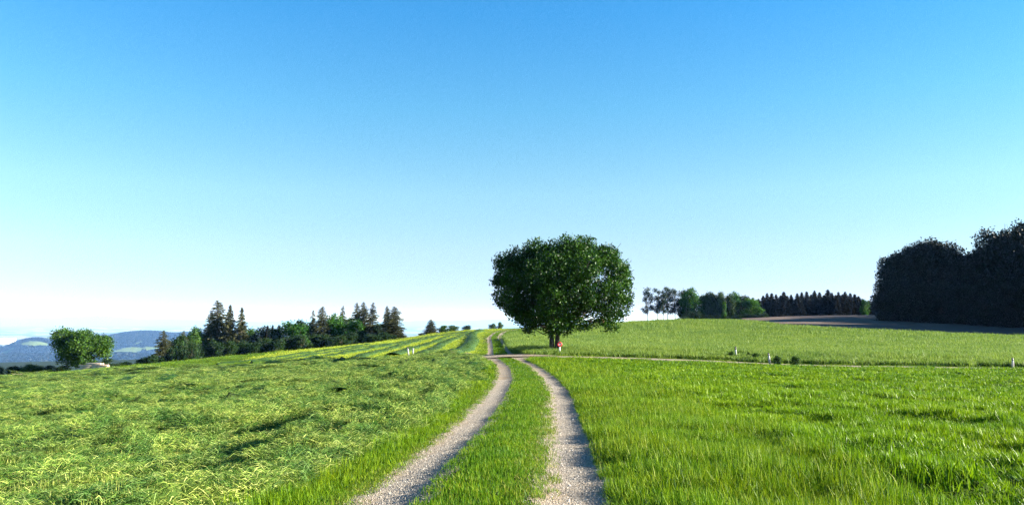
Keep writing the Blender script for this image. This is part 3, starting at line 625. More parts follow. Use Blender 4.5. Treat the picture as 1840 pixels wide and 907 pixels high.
def broadleaf_meshes(name, H, W, base_h, nleaf, lsize, mat, seed, nclust=26, clust=None, trunk_r=.2, stems=1, bark='bark', spread=1.0, top=.5, D=None, full=0, ros=5, split=False):
    r = np.random.default_rng(seed); D = D or W
    if clust is None:
        cz = base_h+(H-base_h)*.5; C = []; rad = []
        while len(C) < nclust:
            p = r.uniform(-1, 1, 3)
            if not (.35 < np.linalg.norm(p) < .9): continue
            f = 1-.25*max(p[2], 0) if top < .6 else 1
            if full: p[2] = r.uniform(-1.05, 1)*1.0; f = math.sqrt(max(.08, 1-max(p[2], 0)**2*.85))
            C.append((p[0]*W*.45*f, p[1]*D*.45*f, cz+p[2]*(H-base_h)*.43)); rad.append(min(W, H)*r.uniform(.05, .17))
        C = np.array(C); rad = np.array(rad)
    else: C, rad = clust
    # keep inside the height
    k = len(C); cnt = np.maximum(1, (nleaf*rad**2/np.sum(rad**2)).astype(int)); pts = []; tn = []
    for i in range(k):
        m_ = cnt[i]; d = r.normal(size=(m_, 3)); d /= np.linalg.norm(d, axis=1)[:, None]; q = rad[i]*(.55+.55*r.random(m_)**.6)*(1+.22*np.sin(d[:, 0]*5+i)*np.cos(d[:, 1]*6+i*2)*1)
        pp = C[i]+d*q[:, None]*[1, 1, .85]; 
        tw = r.random(m_) < .05; pp[tw] += d[tw]*rad[i]*r.uniform(.05, .35, tw.sum())[:, None]     # stray twigs
        pts.append(pp); tn.append(np.clip(.5*r.random(m_)+.25+.5*(r.random()-.5), 0, 1))
    pts = np.concatenate(pts); tn = np.concatenate(tn); pts = pts[pts[:, 2] > .05] if base_h < .3 else pts; tn = tn[:len(pts)]
    if ros > 1:
        pts = np.repeat(pts[::ros], ros, 0)+r.normal(0, lsize*.75, (len(pts[::ros])*ros, 3)); tn = np.clip(np.repeat(tn[::ros], ros)+r.normal(0, .12, len(pts)), 0, 1)
    V, T, t = leaves(pts, lsize, r, tn); crown = mesh_np(name+'_crown', V, [T], mat, attrs={'tint': t})
    tss = []
    for st in range(stems):
        ts = []; tss.append(ts)
        bx = (st-(stems-1)/2)*trunk_r*2.2; fork = np.array([bx*1.4, 0, base_h+.15*(H-base_h)]); pth = np.array([(bx, 0, -.5), (bx, 0, 0), (bx*1.1, 0, fork[2]*.5), fork])
        ts.append(tube(pth, np.array([1.5, 1.25, 1.0, .85])*trunk_r, 9))
        own = [i for i in range(k) if i % stems == st]
        for i in own:
            if rad[i] < np.median(rad)*.6: continue
            c = C[i]; mid = fork*.5+c*.5+np.array([0, 0, -.08*(H)])*r.random(); s0 = fork+(c-fork)*0; s0[2] = min(fork[2], c[2])*.98
            s0[:2] = (bx*1.2, 0); ts.append(tube([s0, mid, c+(c-mid)*.3], np.array([.42, .24, .08])*trunk_r, 5))
    if split:
        tr = []
        for st in range(stems):
            V, Fq = join_tubes(tss[st]); tr.append(mesh_np(name+'_trunk', V, [Fq], M[bark], smooth=True))
        return tr, crown
    V, Fq = join_tubes(sum(tss, [])); trunk = mesh_np(name+'_trunk', V, [Fq], M[bark], smooth=True); return trunk, crown
def spruce_meshes(name, H, W, base_h, mat, seed, dens=1.0, bark='bark', flat=False, gap=.0, lsz=1.0, pw=.75):
    """whorled conifer: every bough is a drooping spray of needle fans"""
    r = np.random.default_rng(seed); ts = [tube([(0, 0, -.5), (0, 0, H*.5), (0, 0, H*.97)], [H*.017, H*.011, .02], 7)]; pts = []; dirs = []; wid = []
    nw = int(H/.42*dens**.5); 
    for i in range(nw):
        t = (i+.5)/nw; z = base_h+(H-base_h)*t; L = W*.5*(1-t)**pw*(.75+.45*r.random())+.10; nb = max(4, int((6+4*(1-t))*dens))
        for b in range(nb):
            if r.random() < gap: continue
            a = r.random()*6.283; Lb = L*r.uniform(.6, 1.12); dr = r.uniform(.18, .42); up = r.uniform(0, .15)
            m_ = max(4, int(Lb/.17)); u = np.linspace(.12, 1, m_); rr_ = Lb*u; zz = z-rr_*dr+up*Lb*u**2*1.2
            px_ = rr_*np.cos(a); py_ = rr_*np.sin(a)
            if b < 3 and Lb > .8: ts.append(tube([(0, 0, z), (px_[m_//2], py_[m_//2], zz[m_//2]), (px_[-1], py_[-1], zz[-1])], [.03, .02, .006], 3))
            for rep in range(3):
                side = r.normal(0, .20*Lb*(1-u*.6)); pts.append(np.stack([px_-np.sin(a)*side, py_+np.cos(a)*side, zz-.06*rep+r.normal(0, .04, m_)], 1))
    pts = np.concatenate(pts); n = len(pts); rad = np.hypot(pts[:, 0], pts[:, 1])[:, None]+.05; d = np.concatenate([pts[:, :2]/rad, np.full((n, 1), -.45)], 1)+r.normal(0, .45, (n, 3)); d /= np.linalg.norm(d, axis=1)[:, None]
    s = np.cross(d, r.normal(size=(n, 3))); s /= np.linalg.norm(s, axis=1)[:, None]; L = (.42*lsz*(.6+.7*r.random(n)))[:, None]*(1-.5*np.clip(pts[:, 2:3]/H, 0, 1)**3); w = L*.30
    V = np.stack([pts-d*L*.3, pts+s*w*.5, pts+d*L*.8, pts-s*w*.5], 1).reshape(-1, 3); f = np.arange(n*4).reshape(-1, 4); T = np.concatenate([f[:, [0, 1, 2]], f[:, [0, 2, 3]]])
    crown = mesh_np(name+'_crown', V, [T], mat, attrs={'tint': np.repeat(np.clip(r.random(n)*.7+.15, 0, 1), 4)})
    V, Fq = join_tubes(ts); return mesh_np(name+'_trunk', V, [Fq], M[bark], smooth=True), crown
def bounds(me):
    v = np.empty(len(me.vertices)*3, np.float32); me.vertices.foreach_get('co', v); v = v.reshape(-1, 3)
    return float(v[:, 2].max()), float(np.percentile(np.abs(v[:, :2]), 99)*2)
def put_tree(name, meshes, loc, scale, rz, label, cat_='tree', group=None):
    e = empty(name, loc, rz, label=label, cat=cat_, group=group); e.scale = scale if isinstance(scale, tuple) else (scale,)*3
    for tm in (meshes[0] if isinstance(meshes[0], list) else [meshes[0]]): link(bpy.data.objects.new('trunk', tm), e)
    c = bpy.data.objects.new('crown', meshes[1]); link(c, e); return e
def fit_tree(name, meshes, H0, W0, px, ytop, wpx, d, rz, label, cat_='tree', group=None, sink=0):
    x = (px-CX)/F*d; z0 = hz(x, d)-sink; zt = P(px, ytop, d)[2]; H = zt-z0; W = wpx/F*d
    return put_tree(name, meshes, (x, d, z0), (W/W0, W/W0, H/H0), rz, label, cat_, group)

# the big tree at the crossing
TD = 63.0; TX = (996-CX)/F*TD; TZ = hz(TX, TD)
lobes = [(1010,452,30),(1035,450,24),(978,462,28),(945,476,28),(912,474,20),(900,500,17),(893,508,9),(925,505,28),(918,530,22),(930,556,20),(960,500,36),(1000,492,40),(1045,482,34),(1085,468,22),(1100,485,22),(1112,475,10),(1118,503,17),(1126,512,8),(1113,533,17),(1125,545,10),(1085,520,30),(1040,530,38),(990,540,40),(1000,578,27),(965,572,22),(1028,584,20),(1062,548,26),(1095,556,17),(1090,575,12),(1088,592,6),(948,588,12),(950,540,26),(985,596,11),(1016,598,10),(1050,592,8)]
lobes += [(903,543,13),(918,558,14),(937,572,13),(952,583,11),(1120,553,14),(1111,568,12),(1099,584,9),(1128,538,9),(1127,512,10),(1118,488,14),(889,530,9),(890,503,9),(1070,578,9),(1100,455,14),(1078,452,10),(962,452,20),(1052,447,22),(1088,458,18),(930,468,20)]
lobes = [(a, b-4 if b > 560 and 930 < a < 1060 else b, c) for a, b, c in lobes]
C_, r_ = [], []; rt = np.random.default_rng(11)
for px, py, rp in lobes:
    X = (1008+(px-1008)*.99-996)/F*TD; Z = EYE-(py-573.1)/F*TD-TZ; rr_ = rp/F*TD*(.80 if rp > 20 else .95)
    e = 1-min(1, ((px-1008)/125)**2+((py-515)/95)**2); dm = 3.9*math.sqrt(max(e, 0))
    offs = [0] if dm < 1.6 else ([-dm*.75, dm*.75] if dm < 3.4 else [-dm*.85, 0, dm*.85])
    for o_ in offs: C_.append((X+rt.normal(0, .12), o_+rt.normal(0, .2), Z+rt.normal(0, .1))); r_.append(rr_)
# double trunk spread along x
mt = broadleaf_meshes('big_tree', 9.6, 11.3, 1.2, 84000, .175, LM['lime'], 5, clust=(np.array(C_), np.array(r_)), trunk_r=.19, stems=2, split=True, bark='darkbark')
put_tree('broadleaf_tree', mt, (TX, TD, TZ), 1.0, 0, 'large round-crowned tree with a forked trunk standing alone at the track crossing')

# tree kinds
K = {}
for nm, mat in (('bush', 'bush'), ('green', 'green'), ('dark', 'dark'), ('bluish', 'bluish'), ('grey', 'grey'), ('bright', 'bright')):
    K[nm] = [broadleaf_meshes(nm, 10, 9, .2, 8000, .42, LM[mat], 100+hash_+len(nm)*7, nclust=44, full=1) for hash_ in (1, 2)]
K['thin'] = [broadleaf_meshes('thin', 14, 5, 3.4, 3000, .32, LM['grey' if i == 9 else 'bluish'], 200+i, nclust=40, trunk_r=.13, full=1, ros=3) for i in range(4)]
K['spruce'] = [spruce_meshes('spruce', 15, 6.2, .8, LM['brown'], 300+i, 1.6, lsz=1.25, pw=.55, gap=.12) for i in range(3)]
K['openspruce'] = [spruce_meshes('open_spruce', 15, 6, 1.5, LM['brown'], 320+i, 1.2, gap=.15, lsz=1.4, pw=.6) for i in range(3)]
K['barespruce'] = [spruce_meshes('bare_spruce', 15, 4.2, 5.5, LM['brown'], 330+i, 1.2, bark='palebark', gap=.1, lsz=1.3) for i in range(2)]
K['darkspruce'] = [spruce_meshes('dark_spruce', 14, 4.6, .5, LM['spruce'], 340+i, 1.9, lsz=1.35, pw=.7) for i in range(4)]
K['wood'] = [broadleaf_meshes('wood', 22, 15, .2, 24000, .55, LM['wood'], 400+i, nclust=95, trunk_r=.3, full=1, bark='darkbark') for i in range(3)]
HW = {'bush': (10, 9), 'green': (10, 9), 'dark': (10, 9), 'bluish': (10, 9), 'grey': (10, 9), 'bright': (10, 9), 'thin': (14, 5), 'spruce': (15, 6.2), 'openspruce': (15, 6), 'barespruce': (15, 4.2), 'darkspruce': (14, 4.6), 'wood': (22, 15)}
_cnt = {}
_bd = {}
def T(kind, name, px, ytop, w, d, label, cat_='tree', group=None):
    i = _cnt.get(kind, 0); _cnt[kind] = i+1; ms = K[kind]; key = (kind, i % len(ms))
    if key not in _bd: _bd[key] = bounds(ms[i % len(ms)][1])
    H0, W0 = _bd[key]
    if group == GR: ytop -= 3; w *= 1.1
    if group == 'shrubs under the left tree belt': ytop -= 4
    if group == GL and kind in ('bush', 'green', 'dark', 'bluish', 'grey'): w *= 1.3; ytop -= 6
    return fit_tree(name, ms[i % len(ms)], H0, W0, px, ytop, w, d, rng.random()*6.28, label, cat_, group)
mrt = broadleaf_meshes('round_tree', 8.2, 10, 1.0, 26000, .26, LM['bush'], 61, nclust=44, trunk_r=.26)
fit_tree('broadleaf_tree', mrt, *bounds(mrt[1]), 148, 584, 104, 134, .5, 'round bushy green tree standing alone behind the timber stack at the far left')
GR = 'row of trees on the right ridge'
GL = 'trees of the belt behind the left slope'
T('openspruce', 'spruce_tree', 297, 593, 42, 165, 'small spruce standing apart at the left end of the tree belt', group=GL)
T('dark', 'broadleaf_tree', 322, 604, 30, 178, 'low dark tree just right of the small lone spruce', group=GL)
T('spruce', 'spruce_tree', 333, 594, 30, 186, 'brownish spruce between the small lone spruce and the tallest spruce', group=GL)
T('bush', 'broadleaf_tree', 345, 596, 30, 192, 'mid green tree left of the tallest spruce', group=GL)
T('green', 'broadleaf_tree', 356, 589, 34, 198, 'dark green tree touching the left side of the tallest spruce', group=GL)
T('spruce', 'spruce_tree', 393, 539, 64, 200, 'tallest and broadest brown-green spruce of the left tree belt', group=GL)
T('spruce', 'spruce_tree', 382, 560, 46, 204, 'shorter spruce leaning into the left flank of the tallest spruce', group=GL)
T('barespruce', 'spruce_tree', 415, 547, 32, 198, 'slim spruce with a bare pale trunk right of the tallest spruce', group=GL)
T('barespruce', 'spruce_tree', 436, 552, 28, 198, 'second slim bare-trunked spruce, rightmost of the tall group', group=GL)
T('spruce', 'spruce_tree', 424, 592, 36, 206, 'low brown spruce filling the gap behind the two bare trunks', group=GL)
T('bush', 'broadleaf_tree', 454, 591, 40, 210, 'olive green tree right of the bare-trunked spruces', group=GL)
T('bluish', 'broadleaf_tree', 474, 587, 36, 206, 'round blue-green tree near the middle of the belt', group=GL)
T('darkspruce', 'spruce_tree', 483, 584, 20, 204, 'first of three short dark conifer tops beside the blue-green tree', group=GL)
T('darkspruce', 'spruce_tree', 492, 583, 20, 205, 'middle one of three short dark conifer tops', group=GL)
T('darkspruce', 'spruce_tree', 503, 583, 22, 206, 'right one of three short dark conifer tops', group=GL)
T('dark', 'broadleaf_tree', 497, 592, 30, 200, 'dark bushy tree in front of the three short conifers', group=GL)
T('green', 'broadleaf_tree', 527, 579, 46, 200, 'broad green tree left of the middle spruces', group=GL)
T('dark', 'broadleaf_tree', 550, 577, 34, 206, 'dark rounded tree between the broad green tree and the middle spruces', group=GL)
T('bright', 'broadleaf_tree', 549, 601, 24, 176, 'small bright green tree standing in front at the field edge', group=GL)
T('openspruce', 'spruce_tree', 564, 557, 26, 196, 'thin spruce at the left shoulder of the large middle spruce', group=GL)
T('spruce', 'spruce_tree', 580, 550, 42, 188, 'large dark brown spruce in the middle of the belt', group=GL)
T('openspruce', 'spruce_tree', 617, 549, 28, 208, 'open-branched spruce rising behind the green trees', group=GL)
T('green', 'broadleaf_tree', 603, 567, 38, 190, 'tall green tree right of the large middle spruce', group=GL)
T('green', 'broadleaf_tree', 637, 577, 32, 188, 'second green tree between the middle spruce and the right spruces', group=GL)
T('grey', 'broadleaf_tree', 624, 573, 24, 200, 'greyish tree top between the two green trees', group=GL)
T('openspruce', 'spruce_tree', 642, 543, 32, 196, 'left spruce of the right-hand group of three', group=GL)
T('spruce', 'spruce_tree', 654, 542, 34, 194, 'middle spruce of the right-hand group of three', group=GL)
T('openspruce', 'spruce_tree', 671, 543, 32, 192, 'right thin spruce of the right-hand group of three', group=GL)
T('spruce', 'spruce_tree', 668, 588, 46, 186, 'low spreading brown spruce below the group of three', group=GL)
T('grey', 'broadleaf_tree', 686, 585, 26, 190, 'small grey-green tree in the gap before the last spruces', group=GL)
T('spruce', 'spruce_tree', 696, 549, 26, 186, 'narrow spruce at the left of the last pair', group=GL)
T('spruce', 'spruce_tree', 709, 550, 42, 182, 'last dense dark spruce at the right end of the belt', group=GL)
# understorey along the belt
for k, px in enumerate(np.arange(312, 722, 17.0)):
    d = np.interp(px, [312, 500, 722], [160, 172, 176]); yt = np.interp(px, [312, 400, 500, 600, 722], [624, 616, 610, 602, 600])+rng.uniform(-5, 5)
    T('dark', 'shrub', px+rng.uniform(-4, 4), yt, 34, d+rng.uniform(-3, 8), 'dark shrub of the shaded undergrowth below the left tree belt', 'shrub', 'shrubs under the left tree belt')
# hedge at the far left edge
for k, (px, yt, w, kd) in enumerate([(-30, 655, 50, 'dark'), (8, 656, 40, 'dark'), (36, 655, 34, 'dark'), (68, 652, 36, 'bush'), (100, 654, 30, 'dark'), (118, 655, 26, 'dark'), (200, 640, 30, 'dark'), (228, 648, 32, 'dark'), (255, 643, 34, 'dark'), (276, 636, 30, 'dark')]):
    T(kd, 'shrub', px, yt, w, 132 if px < 190 else 150, 'dark bush in the low hedge at the far left, %s of ten from the left' % ['first','second','third','fourth','fifth','sixth','seventh','eighth','ninth','last'][k], 'shrub', 'bushes of the hedge at the far left')
for a in [('spruce', 'spruce_tree', 775, 573, 28, 196, 'squat spruce alone on the ridge right of the tree belt'), ('bluish', 'shrub', 757, 598, 14, 194, 'tiny dark bush left of the squat ridge spruce'),
          ('bush', 'broadleaf_tree', 800, 583, 24, 200, 'rounded bush right of the squat ridge spruce'), ('grey', 'broadleaf_tree', 815, 583, 20, 202, 'pale airy bush on the ridge'),
          ('bluish', 'broadleaf_tree', 838, 583, 22, 205, 'dark bush on the ridge between the pale bush and the track'), ('grey', 'shrub', 862, 590, 9, 205, 'tiny shrub on the ridge left of the upper track'),
          ('grey', 'broadleaf_tree', 885, 580, 14, 215, 'small grey tree on the ridge behind the upper track'), ('grey', 'broadleaf_tree', 897, 577, 15, 218, 'thin pale tree on the ridge just left of the big tree')]:
    T(*a[:6], a[6], 'shrub' if a[1] == 'shrub' else 'tree')
# right side: row of slim trees, green trees, conifers
GR = 'row of trees on the right ridge'
for a in [('thin', 1163, 518, 21, 'leftmost slim tree on the right ridge, with open foliage'), ('thin', 1181, 519, 18, 'second slim bare-stemmed tree on the right ridge'), ('thin', 1199, 517, 24, 'bushiest slim tree in the middle of the slim group'),
          ('thin', 1212, 520, 22, 'rightmost slim tree of the slim group on the ridge'), ('thin', 1191, 524, 16, 'slim tree half hidden in the middle of the slim group'),
          ('dark', 1228, 520, 26, 'dark green tree first after the sky gap'), ('green', 1241, 517, 34, 'tallest green tree right of the sky gap'), ('green', 1262, 530, 34, 'green tree next to the tallest green tree'),
          ('grey', 1272, 525, 26, 'grey-topped thin tree behind the green trees'), ('dark', 1286, 527, 28, 'dark tree in the middle of the green row'), ('grey', 1292, 524, 24, 'pale round-headed tree top in the green row'),
          ('dark', 1307, 530, 26, 'dark tree right of the pale round-headed top'), ('green', 1318, 525, 30, 'pointed green tree toward the right of the green row'), ('dark', 1334, 532, 30, 'dark green tree just left of the bright end tree'),
          ('bright', 1349, 537, 38, 'bright green round tree ending the green row')]:
    T(a[0], 'broadleaf_tree', a[1], a[2], a[3], 262+rng.uniform(-6, 6), a[4], group=GR)
T('bright', 'broadleaf_tree', 1362, 552, 22, 255, 'low bright green tree in front of the dark conifers', group=GR)
T('bright', 'broadleaf_tree', 1300, 543, 9, 250, 'very narrow light green column of foliage in the green row', group=GR)
ORD = ['first','second','third','fourth','fifth','sixth','seventh','eighth','ninth','tenth','eleventh','twelfth','thirteenth','fourteenth','fifteenth','sixteenth','seventeenth','eighteenth','nineteenth','twentieth','twenty-first','twenty-second','twenty-third','twenty-fourth','twenty-fifth','twenty-sixth','twenty-seventh','twenty-eighth','twenty-ninth','thirtieth']
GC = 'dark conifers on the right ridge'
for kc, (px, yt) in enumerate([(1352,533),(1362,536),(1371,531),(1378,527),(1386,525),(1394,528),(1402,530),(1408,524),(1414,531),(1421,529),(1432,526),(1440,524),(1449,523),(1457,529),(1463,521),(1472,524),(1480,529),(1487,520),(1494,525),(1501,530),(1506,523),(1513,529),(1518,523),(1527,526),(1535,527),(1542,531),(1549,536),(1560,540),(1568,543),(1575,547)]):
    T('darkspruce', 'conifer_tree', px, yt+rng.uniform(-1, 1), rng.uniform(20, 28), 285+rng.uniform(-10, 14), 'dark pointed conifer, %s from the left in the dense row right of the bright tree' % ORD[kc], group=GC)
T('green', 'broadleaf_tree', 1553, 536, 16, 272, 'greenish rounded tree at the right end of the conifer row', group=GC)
for k, px in enumerate(np.arange(1226, 1372, 12.0)):
    T('dark', 'shrub', px, 562+rng.uniform(-5, 5), 22, 250+rng.uniform(-6, 6), 'dark shrub of the undergrowth at the foot of the green row on the right ridge', 'shrub', 'shrubs below the right tree row')
# the big wood at right
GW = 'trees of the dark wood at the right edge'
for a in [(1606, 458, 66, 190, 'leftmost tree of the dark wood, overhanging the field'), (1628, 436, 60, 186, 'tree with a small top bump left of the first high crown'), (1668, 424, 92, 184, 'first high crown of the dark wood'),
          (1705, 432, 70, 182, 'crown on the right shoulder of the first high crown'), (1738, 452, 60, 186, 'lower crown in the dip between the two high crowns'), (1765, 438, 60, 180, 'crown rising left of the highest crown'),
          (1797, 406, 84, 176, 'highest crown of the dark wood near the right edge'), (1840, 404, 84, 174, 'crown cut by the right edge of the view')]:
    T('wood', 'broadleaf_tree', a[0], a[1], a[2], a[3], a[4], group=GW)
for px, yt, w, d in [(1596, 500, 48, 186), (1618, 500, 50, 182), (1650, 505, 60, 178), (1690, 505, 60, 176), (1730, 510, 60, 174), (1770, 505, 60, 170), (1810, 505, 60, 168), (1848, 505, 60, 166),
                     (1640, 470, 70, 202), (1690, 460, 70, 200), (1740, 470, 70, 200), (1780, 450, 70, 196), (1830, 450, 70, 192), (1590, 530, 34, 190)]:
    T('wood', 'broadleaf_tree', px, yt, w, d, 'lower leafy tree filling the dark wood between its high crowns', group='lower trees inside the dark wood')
for x_, y_, H in [(109, 138, 20), (108, 148, 21), (120, 138, 21), (119, 150, 22), (131, 142, 24), (135, 178, 28), (148, 186, 24), (133, 160, 25), (146, 168, 28), (160, 176, 24), (139, 150, 25), (152, 152, 20), (168, 160, 22), (165, 192, 25), (130, 196, 25), (146, 205, 25), (124, 203, 17), (128, 216, 17), (134, 228, 18), (139, 240, 18), (145, 254, 18), (120, 196, 17), (152, 228, 20), (150, 214, 20), (153, 226, 20), (157, 239, 21), (163, 251, 21), (168, 262, 21), (170, 232, 21), (176, 247, 21)]:  # unseen trees extending the wood, placed to shade the ploughed field
    e = put_tree('broadleaf_tree', K['wood'][int(x_) % 3], (x_, y_, hz(x_, y_)), H/22, rng.random()*6, 'unseen tree extending the dark wood, added to shade the ploughed field', 'tree', 'wood continuing to the right')

# ------------------------------------------------------------------ small built things
def box(V0, V1, rot=0):
    x0, y0, z0 = V0; x1, y1, z1 = V1; V = np.array([(x0,y0,z0),(x1,y0,z0),(x1,y1,z0),(x0,y1,z0),(x0,y0,z1),(x1,y0,z1),(x1,y1,z1),(x0,y1,z1)], float)
    Q = np.array([(0,3,2,1),(4,5,6,7),(0,1,5,4),(1,2,6,5),(2,3,7,6),(3,0,4,7)]); return V, Q
def part(name, VQ, mat, parent, loc=(0, 0, 0), rot=(0, 0, 0), smooth=False, bev=0):
    V, Q = VQ; o = bpy.data.objects.new(name, mesh_np(name, V, [Q], mat, smooth)); link(o, parent); o.location = loc; o.rotation_euler = rot
    if bev: b = o.modifiers.new('bevel', 'BEVEL'); b.width = bev; b.segments = 2
    return o
def loft(secs, k=16, cap=True):
    """secs: (z, half width x, half depth y, shear) oval sections"""
    an = np.arange(k)*2*np.pi/k; V = []
    for z, a, b, sh in secs: V += [(a*math.cos(t), b*math.sin(t), z+sh*math.sin(t)) for t in an]
    V = np.array(V); n = len(secs); i = np.arange(n-1)[:, None]*k; j = np.arange(k)[None]; jn = (j+1) % k
    Q = np.stack([i+j, i+jn, i+k+jn, i+k+j], -1).reshape(-1, 4); m_ = len(V); V = np.concatenate([V, [[0, 0, secs[-1][0]], [0, 0, secs[0][0]]]])
    j = np.arange(k); top = np.stack([(n-1)*k+j, (n-1)*k+(j+1) % k, np.full(k, m_), np.full(k, m_)], 1); return V, Q, top[:, :3], np.stack([(j+1) % k, j, np.full(k, m_+1)], 1)
def loft_part(name, secs, mat, parent, loc=(0, 0, 0), rot=(0, 0, 0), k=16):
    V, Q, A, B = loft(secs, k); o = bpy.data.objects.new(name, mesh_np(name, V, [Q, A, B], mat, True)); link(o, parent); o.location = loc; o.rotation_euler = rot; return o
def marker(px, py, lean, label, h=.95, cap=True, rz=0):
    x, y = hit(px, py);   e = empty('marker_post', (x, y, hz(x, y)-.05), rz, label=label, cat='marker post', group='roadside marker posts'); e.rotation_euler = (0, lean, rz)
    loft_part('post', [(0, .075, .06, 0), (h*.8, .065, .05, 0), (h*.815, .065, .05, 0)], M['white'], e)
    cp = loft_part('black_cap', [(h*.817, .066, .051, 0), (h, .058, .045, .05)], M['black'] if cap else M['white'], e)
    rf = loft_part('reflector', [(0, .028, .028, 0), (.012, .028, .028, 0)], M['white'], cp, (0, -.047, h*.9), (R(90), 0, 0), 12); return e
marker(734.5, 640.0, R(-8), 'white marker post leaning left, left one of the pair on the left slope', .85)
marker(741.5, 639.8, R(3), 'white marker post standing upright, right one of the pair on the left slope', .7, cap=False)
marker(1323, 646, R(-2), 'white marker post with black cap standing against the grain field', 1.05)
marker(1384, 655.5, R(-7), 'white marker post with black cap leaning left, in front of the road', .85)
marker(1820.5, 662, R(0), 'white marker post with black cap at the right edge of the photo', .7)
# round sign at the tree
x, y = ((1005-CX)/F*60.6, 60.6); e = empty('road_sign', (x, y, hz(x, y)), 0, label='small round red-and-white sign on a white post beside the tree trunk', cat='sign')
loft_part('post', [(0, .065, .05, 0), (.72, .06, .045, 0)], M['white'], e)
def disc(r0, r1, y0, y1, k=28):
    an = np.arange(k)*2*np.pi/k; V = []
    for rr_, yy2 in ((r0, y0), (r1, y0), (r1, y1), (r0, y1)): V += [(rr_*math.cos(t), yy2, rr_*math.sin(t)) for t in an]
    j = np.arange(k); jn = (j+1) % k; Q = np.concatenate([np.stack([a*k+j, a*k+jn, b*k+jn, b*k+j], 1) for a, b in ((0, 1), (1, 2), (2, 3), (3, 0))]); return np.array(V), Q
part('red_ring', disc(.09, .19, -.03, .0), M['red'], e, (0, -.05, .86)); part('white_disc', disc(.001, .095, -.02, -.005), M['white'], e, (0, -.05, .86))
# timber stack
x, y = ((176-CX)/F*118, 118); tz = hz(x, y); e = empty('timber_stack', (x, y, tz+.10), R(-4), label='stack of pale sawn timber beams lying at the rim below the round tree', cat='timber stack')
rw = np.random.default_rng(5)
for lv, (xa, xb, cnt) in enumerate([(-2.3, 1.4, 4), (-1.6, 2.2, 4), (-1.9, 2.4, 3), (-1.0, 1.4, 2)]):
    for q in range(cnt):
        a0 = xa+rw.uniform(-.25, .25); b0 = xb+rw.uniform(-.3, .3); zz = lv*.27; yy3 = -.7+q*.34
        if q == 0 and lv < 3:
            md_ = a0+(b0-a0)*rw.uniform(.35, .6); part('beam', box((a0, yy3, zz), (md_-.04, yy3+.26, zz+.24)), M['wood'], e, rot=(0, rw.normal(0, .01), rw.normal(0, .015)), bev=.015); a0 = md_+.05
        part('beam', box((a0, yy3, zz), (b0, yy3+.26, zz+.24)), M['wood'], e, rot=(0, rw.normal(0, .008), rw.normal(0, .015)), bev=.015)
    for xs_ in (-1.2, .9): part('spacer', box((xs_, -.75, lv*.27-.028), (xs_+.1, .7, lv*.27-.002)), M['bark'], e)
x, y = ((36-CX)/F*109, 109); e = empty('plank_pile', (x, y, hz(x, y)+.12), R(10), label='few short pale planks lying on the grass at the far left', cat='planks')
for q in range(3): part('plank', box((-.7+q*.15, -.3+q*.2, q*.07), (.7+q*.1, -.1+q*.2, .06+q*.07)), M['wood'], e, rot=(0, 0, .08*q), bev=.008)
# buildings
def house(name, c, w, dpt, hw, hr, rz, label, wall='plaster', roof='rooftile', wins=3, cat_='house'):
    e = empty(name, c, rz, label=label, cat=cat_)
    V = np.array([(-w/2,-dpt/2,-2),(w/2,-dpt/2,-2),(w/2,dpt/2,-2),(-w/2,dpt/2,-2),(-w/2,-dpt/2,hw),(w/2,-dpt/2,hw),(w/2,dpt/2,hw),(-w/2,dpt/2,hw),(-w/2,0,hw+hr*.97),(w/2,0,hw+hr*.97)], float)
    me = mesh_np('wall', V, [np.array([(0,1,5,4),(2,3,7,6)]), np.array([(1,2,6),(1,6,9),(1,9,5),(3,0,4),(3,4,8),(3,8,7)])], M[wall]); o = bpy.data.objects.new('wall', me); link(o, e)
    ov = w*.05; t = hr*.06+.05; s = hr/(dpt/2); ed = dpt/2*1.12; ze = hw+hr-s*ed
    for sg in (-1, 1):
        V = np.array([(-w/2-ov,0,hw+hr),(w/2+ov,0,hw+hr),(w/2+ov,sg*ed,ze),(-w/2-ov,sg*ed,ze),(-w/2-ov,0,hw+hr+t),(w/2+ov,0,hw+hr+t),(w/2+ov,sg*ed,ze+t),(-w/2-ov,sg*ed,ze+t)], float)
        V[:, 2] += .02; part('roof', (V, np.array([(0,3,2,1),(4,5,6,7),(0,1,5,4),(1,2,6,5),(2,3,7,6),(3,0,4,7)])), M[roof], e)
    for q in range(wins):
        xw = -w/2+w*(q+.5)/wins; part('window', box((xw-w*.06, -dpt/2-.05, hw*.4), (xw+w*.06, -dpt/2+.02, hw*.7)), M['glass'], e)
    return e
hh_ = hill_hit(64, 637)
if hh_:
    zf = float(hillh(np.array(hh_[0]), np.array(hh_[1]))); house('farmhouse', (hh_[0], hh_[1], zf), 27, 14, 8, 7, .25, 'white farmhouse with a red roof on the far blue hillside')
    house('farm_shed', (hh_[0]-40, hh_[1]+6, zf), 14, 11, 5, 4, .1, 'smaller white outbuilding left of the far farmhouse')
for k, (px, w) in enumerate([(-6, 150), (6, 200), (17, 170), (28, 100)]):
    d = 15000+k*100; x = (px-CX)/F*d; zt = EYE-(608-573.1)/F*d; zb = far_base(np.array(x), np.array(d)); e = empty('industrial_hall', (x, d, float(zb)), .05*k, label='bright white hall of the far town at the left edge, %s from the left' % ['first','second','third','fourth'][k], cat='building', group='white halls of the far town')
    part('wall', box((-w/2, -30, 0), (w/2, 30, zt-float(zb)+8+3*(k % 2))), M['plaster'], e); part('roof', box((-w/2-1, -31, zt-float(zb)+8.01+3*(k % 2)), (w/2+1, 31, zt-float(zb)+9+3*(k % 2))), M['white'], e)
d = 196; x = (1076-CX)/F*d; z0 = hz(x, d); zt = P(1076, 574, d)[2]; hsh = zt-z0
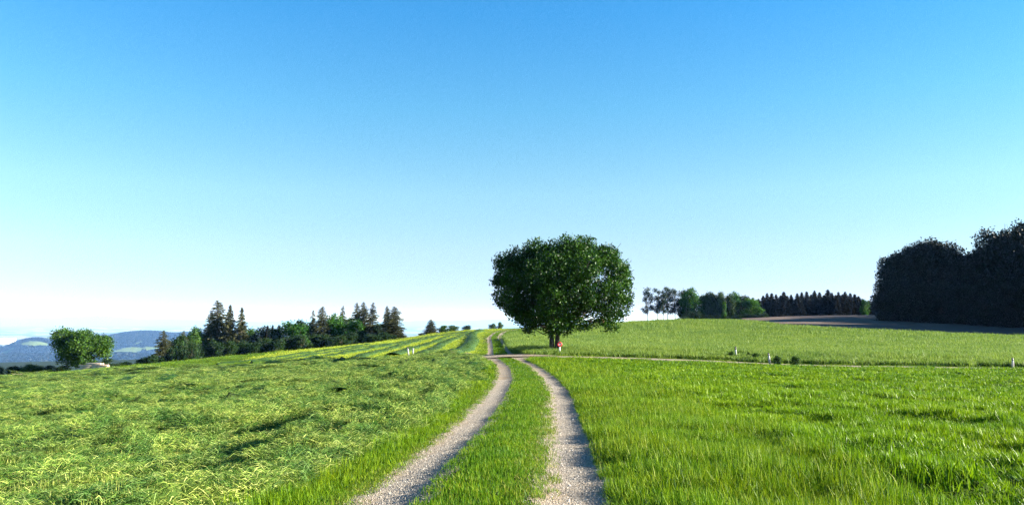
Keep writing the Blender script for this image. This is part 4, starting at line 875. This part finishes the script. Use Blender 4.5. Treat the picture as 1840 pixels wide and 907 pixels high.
house('field_hut', (x, d, z0), 2.0, 2.0, hsh*.62, hsh*.38, .3, 'reddish brown hut showing behind the right side of the big tree', 'boards', 'boards', 1, 'hut')
# weeds by the marker posts
for px, py, w, lab in [(1346, 647, 9, 'small dark weed clump right of the left marker post'), (1358, 650, 17, 'largest dark weed clump between the two marker posts'), (1398, 656, 16, 'weed clump right of the leaning marker post'), (1430, 657, 20, 'low weed clump farther right along the road'), (1314, 646, 14, 'dark grass clump at the foot of the left marker post')]:
    x, y = hit(px, py); e = put_tree('weed_clump', K['bush'][0], (x, y, hz(x, y)-.12), (w/F*y/9, w/F*y/9, .075), rng.random()*6, lab, 'weeds')

# ------------------------------------------------------------------ woods on the hills (geometry-node scatter, too many to count)
hc = bpy.data.collections.new('hill_trees')
for k in range(4):
    r = np.random.default_rng(600+k); n_ = 46; p = r.normal(size=(n_, 3)); p /= np.linalg.norm(p, axis=1)[:, None]; cen = p*[4.2, 4.2, 6.5]*(.6+.45*r.random(n_))[:, None]+[0, 0, 9]
    V, Tt, t = leaves(cen, 6.5, r, r.random(n_), wr=.9); hc.objects.link(bpy.data.objects.new('hill_tree', mesh_np('hill_tree', V, [Tt], LM['wood'], attrs={'tint': t})))
n = 110000; tt = np.radians(rng.uniform(-37, -15, n)); rr = np.sqrt(rng.uniform(2600**2, 10500**2, n)); x = rr*np.sin(tt); y = rr*np.cos(tt); b = far_base(x, y); hh2 = hillh(x, y)
ok = (~fmask(x, y)) & (hh2 > b-2); x, y, hh2 = x[ok], y[ok], hh2[ok]; n = len(x); s = rng.uniform(.8, 1.35, n)
o = scatter('hill_forest', hc, np.stack([x, y, hh2], 1), np.stack([x*0, x*0, rng.random(n)*6], 1), np.stack([s*2.0, s*2.0, s*1.1], 1), rng.integers(0, 4, n)); tag(o, 'dark forest covering the far hills', 'forest', kind='stuff')

# ------------------------------------------------------------------ haze: one closed box of even, thin air
m, n_ = newmat('haze_air'); pv = N(n_, 'ShaderNodeVolumePrincipled'); pv.inputs['Color'].default_value = (.22, .46, 1.0, 1); pv.inputs['Density'].default_value = 4.2e-5
pv.inputs['Absorption Color'].default_value = (1, 1, 1, 1); pv.inputs['Anisotropy'].default_value = 0.0
oo = N(n_, 'ShaderNodeOutputMaterial'); n_.links.new(pv.outputs[0], oo.inputs['Volume']); m.cycles.homogeneous_volume = True
V, Q = box((-95000, -95000, -400), (95000, 95000, 285)); hzb = bpy.data.objects.new('haze', mesh_np('haze', V, [Q], m)); link(hzb); tag(hzb, 'thin blue haze lying over the whole landscape', 'haze', kind='stuff')
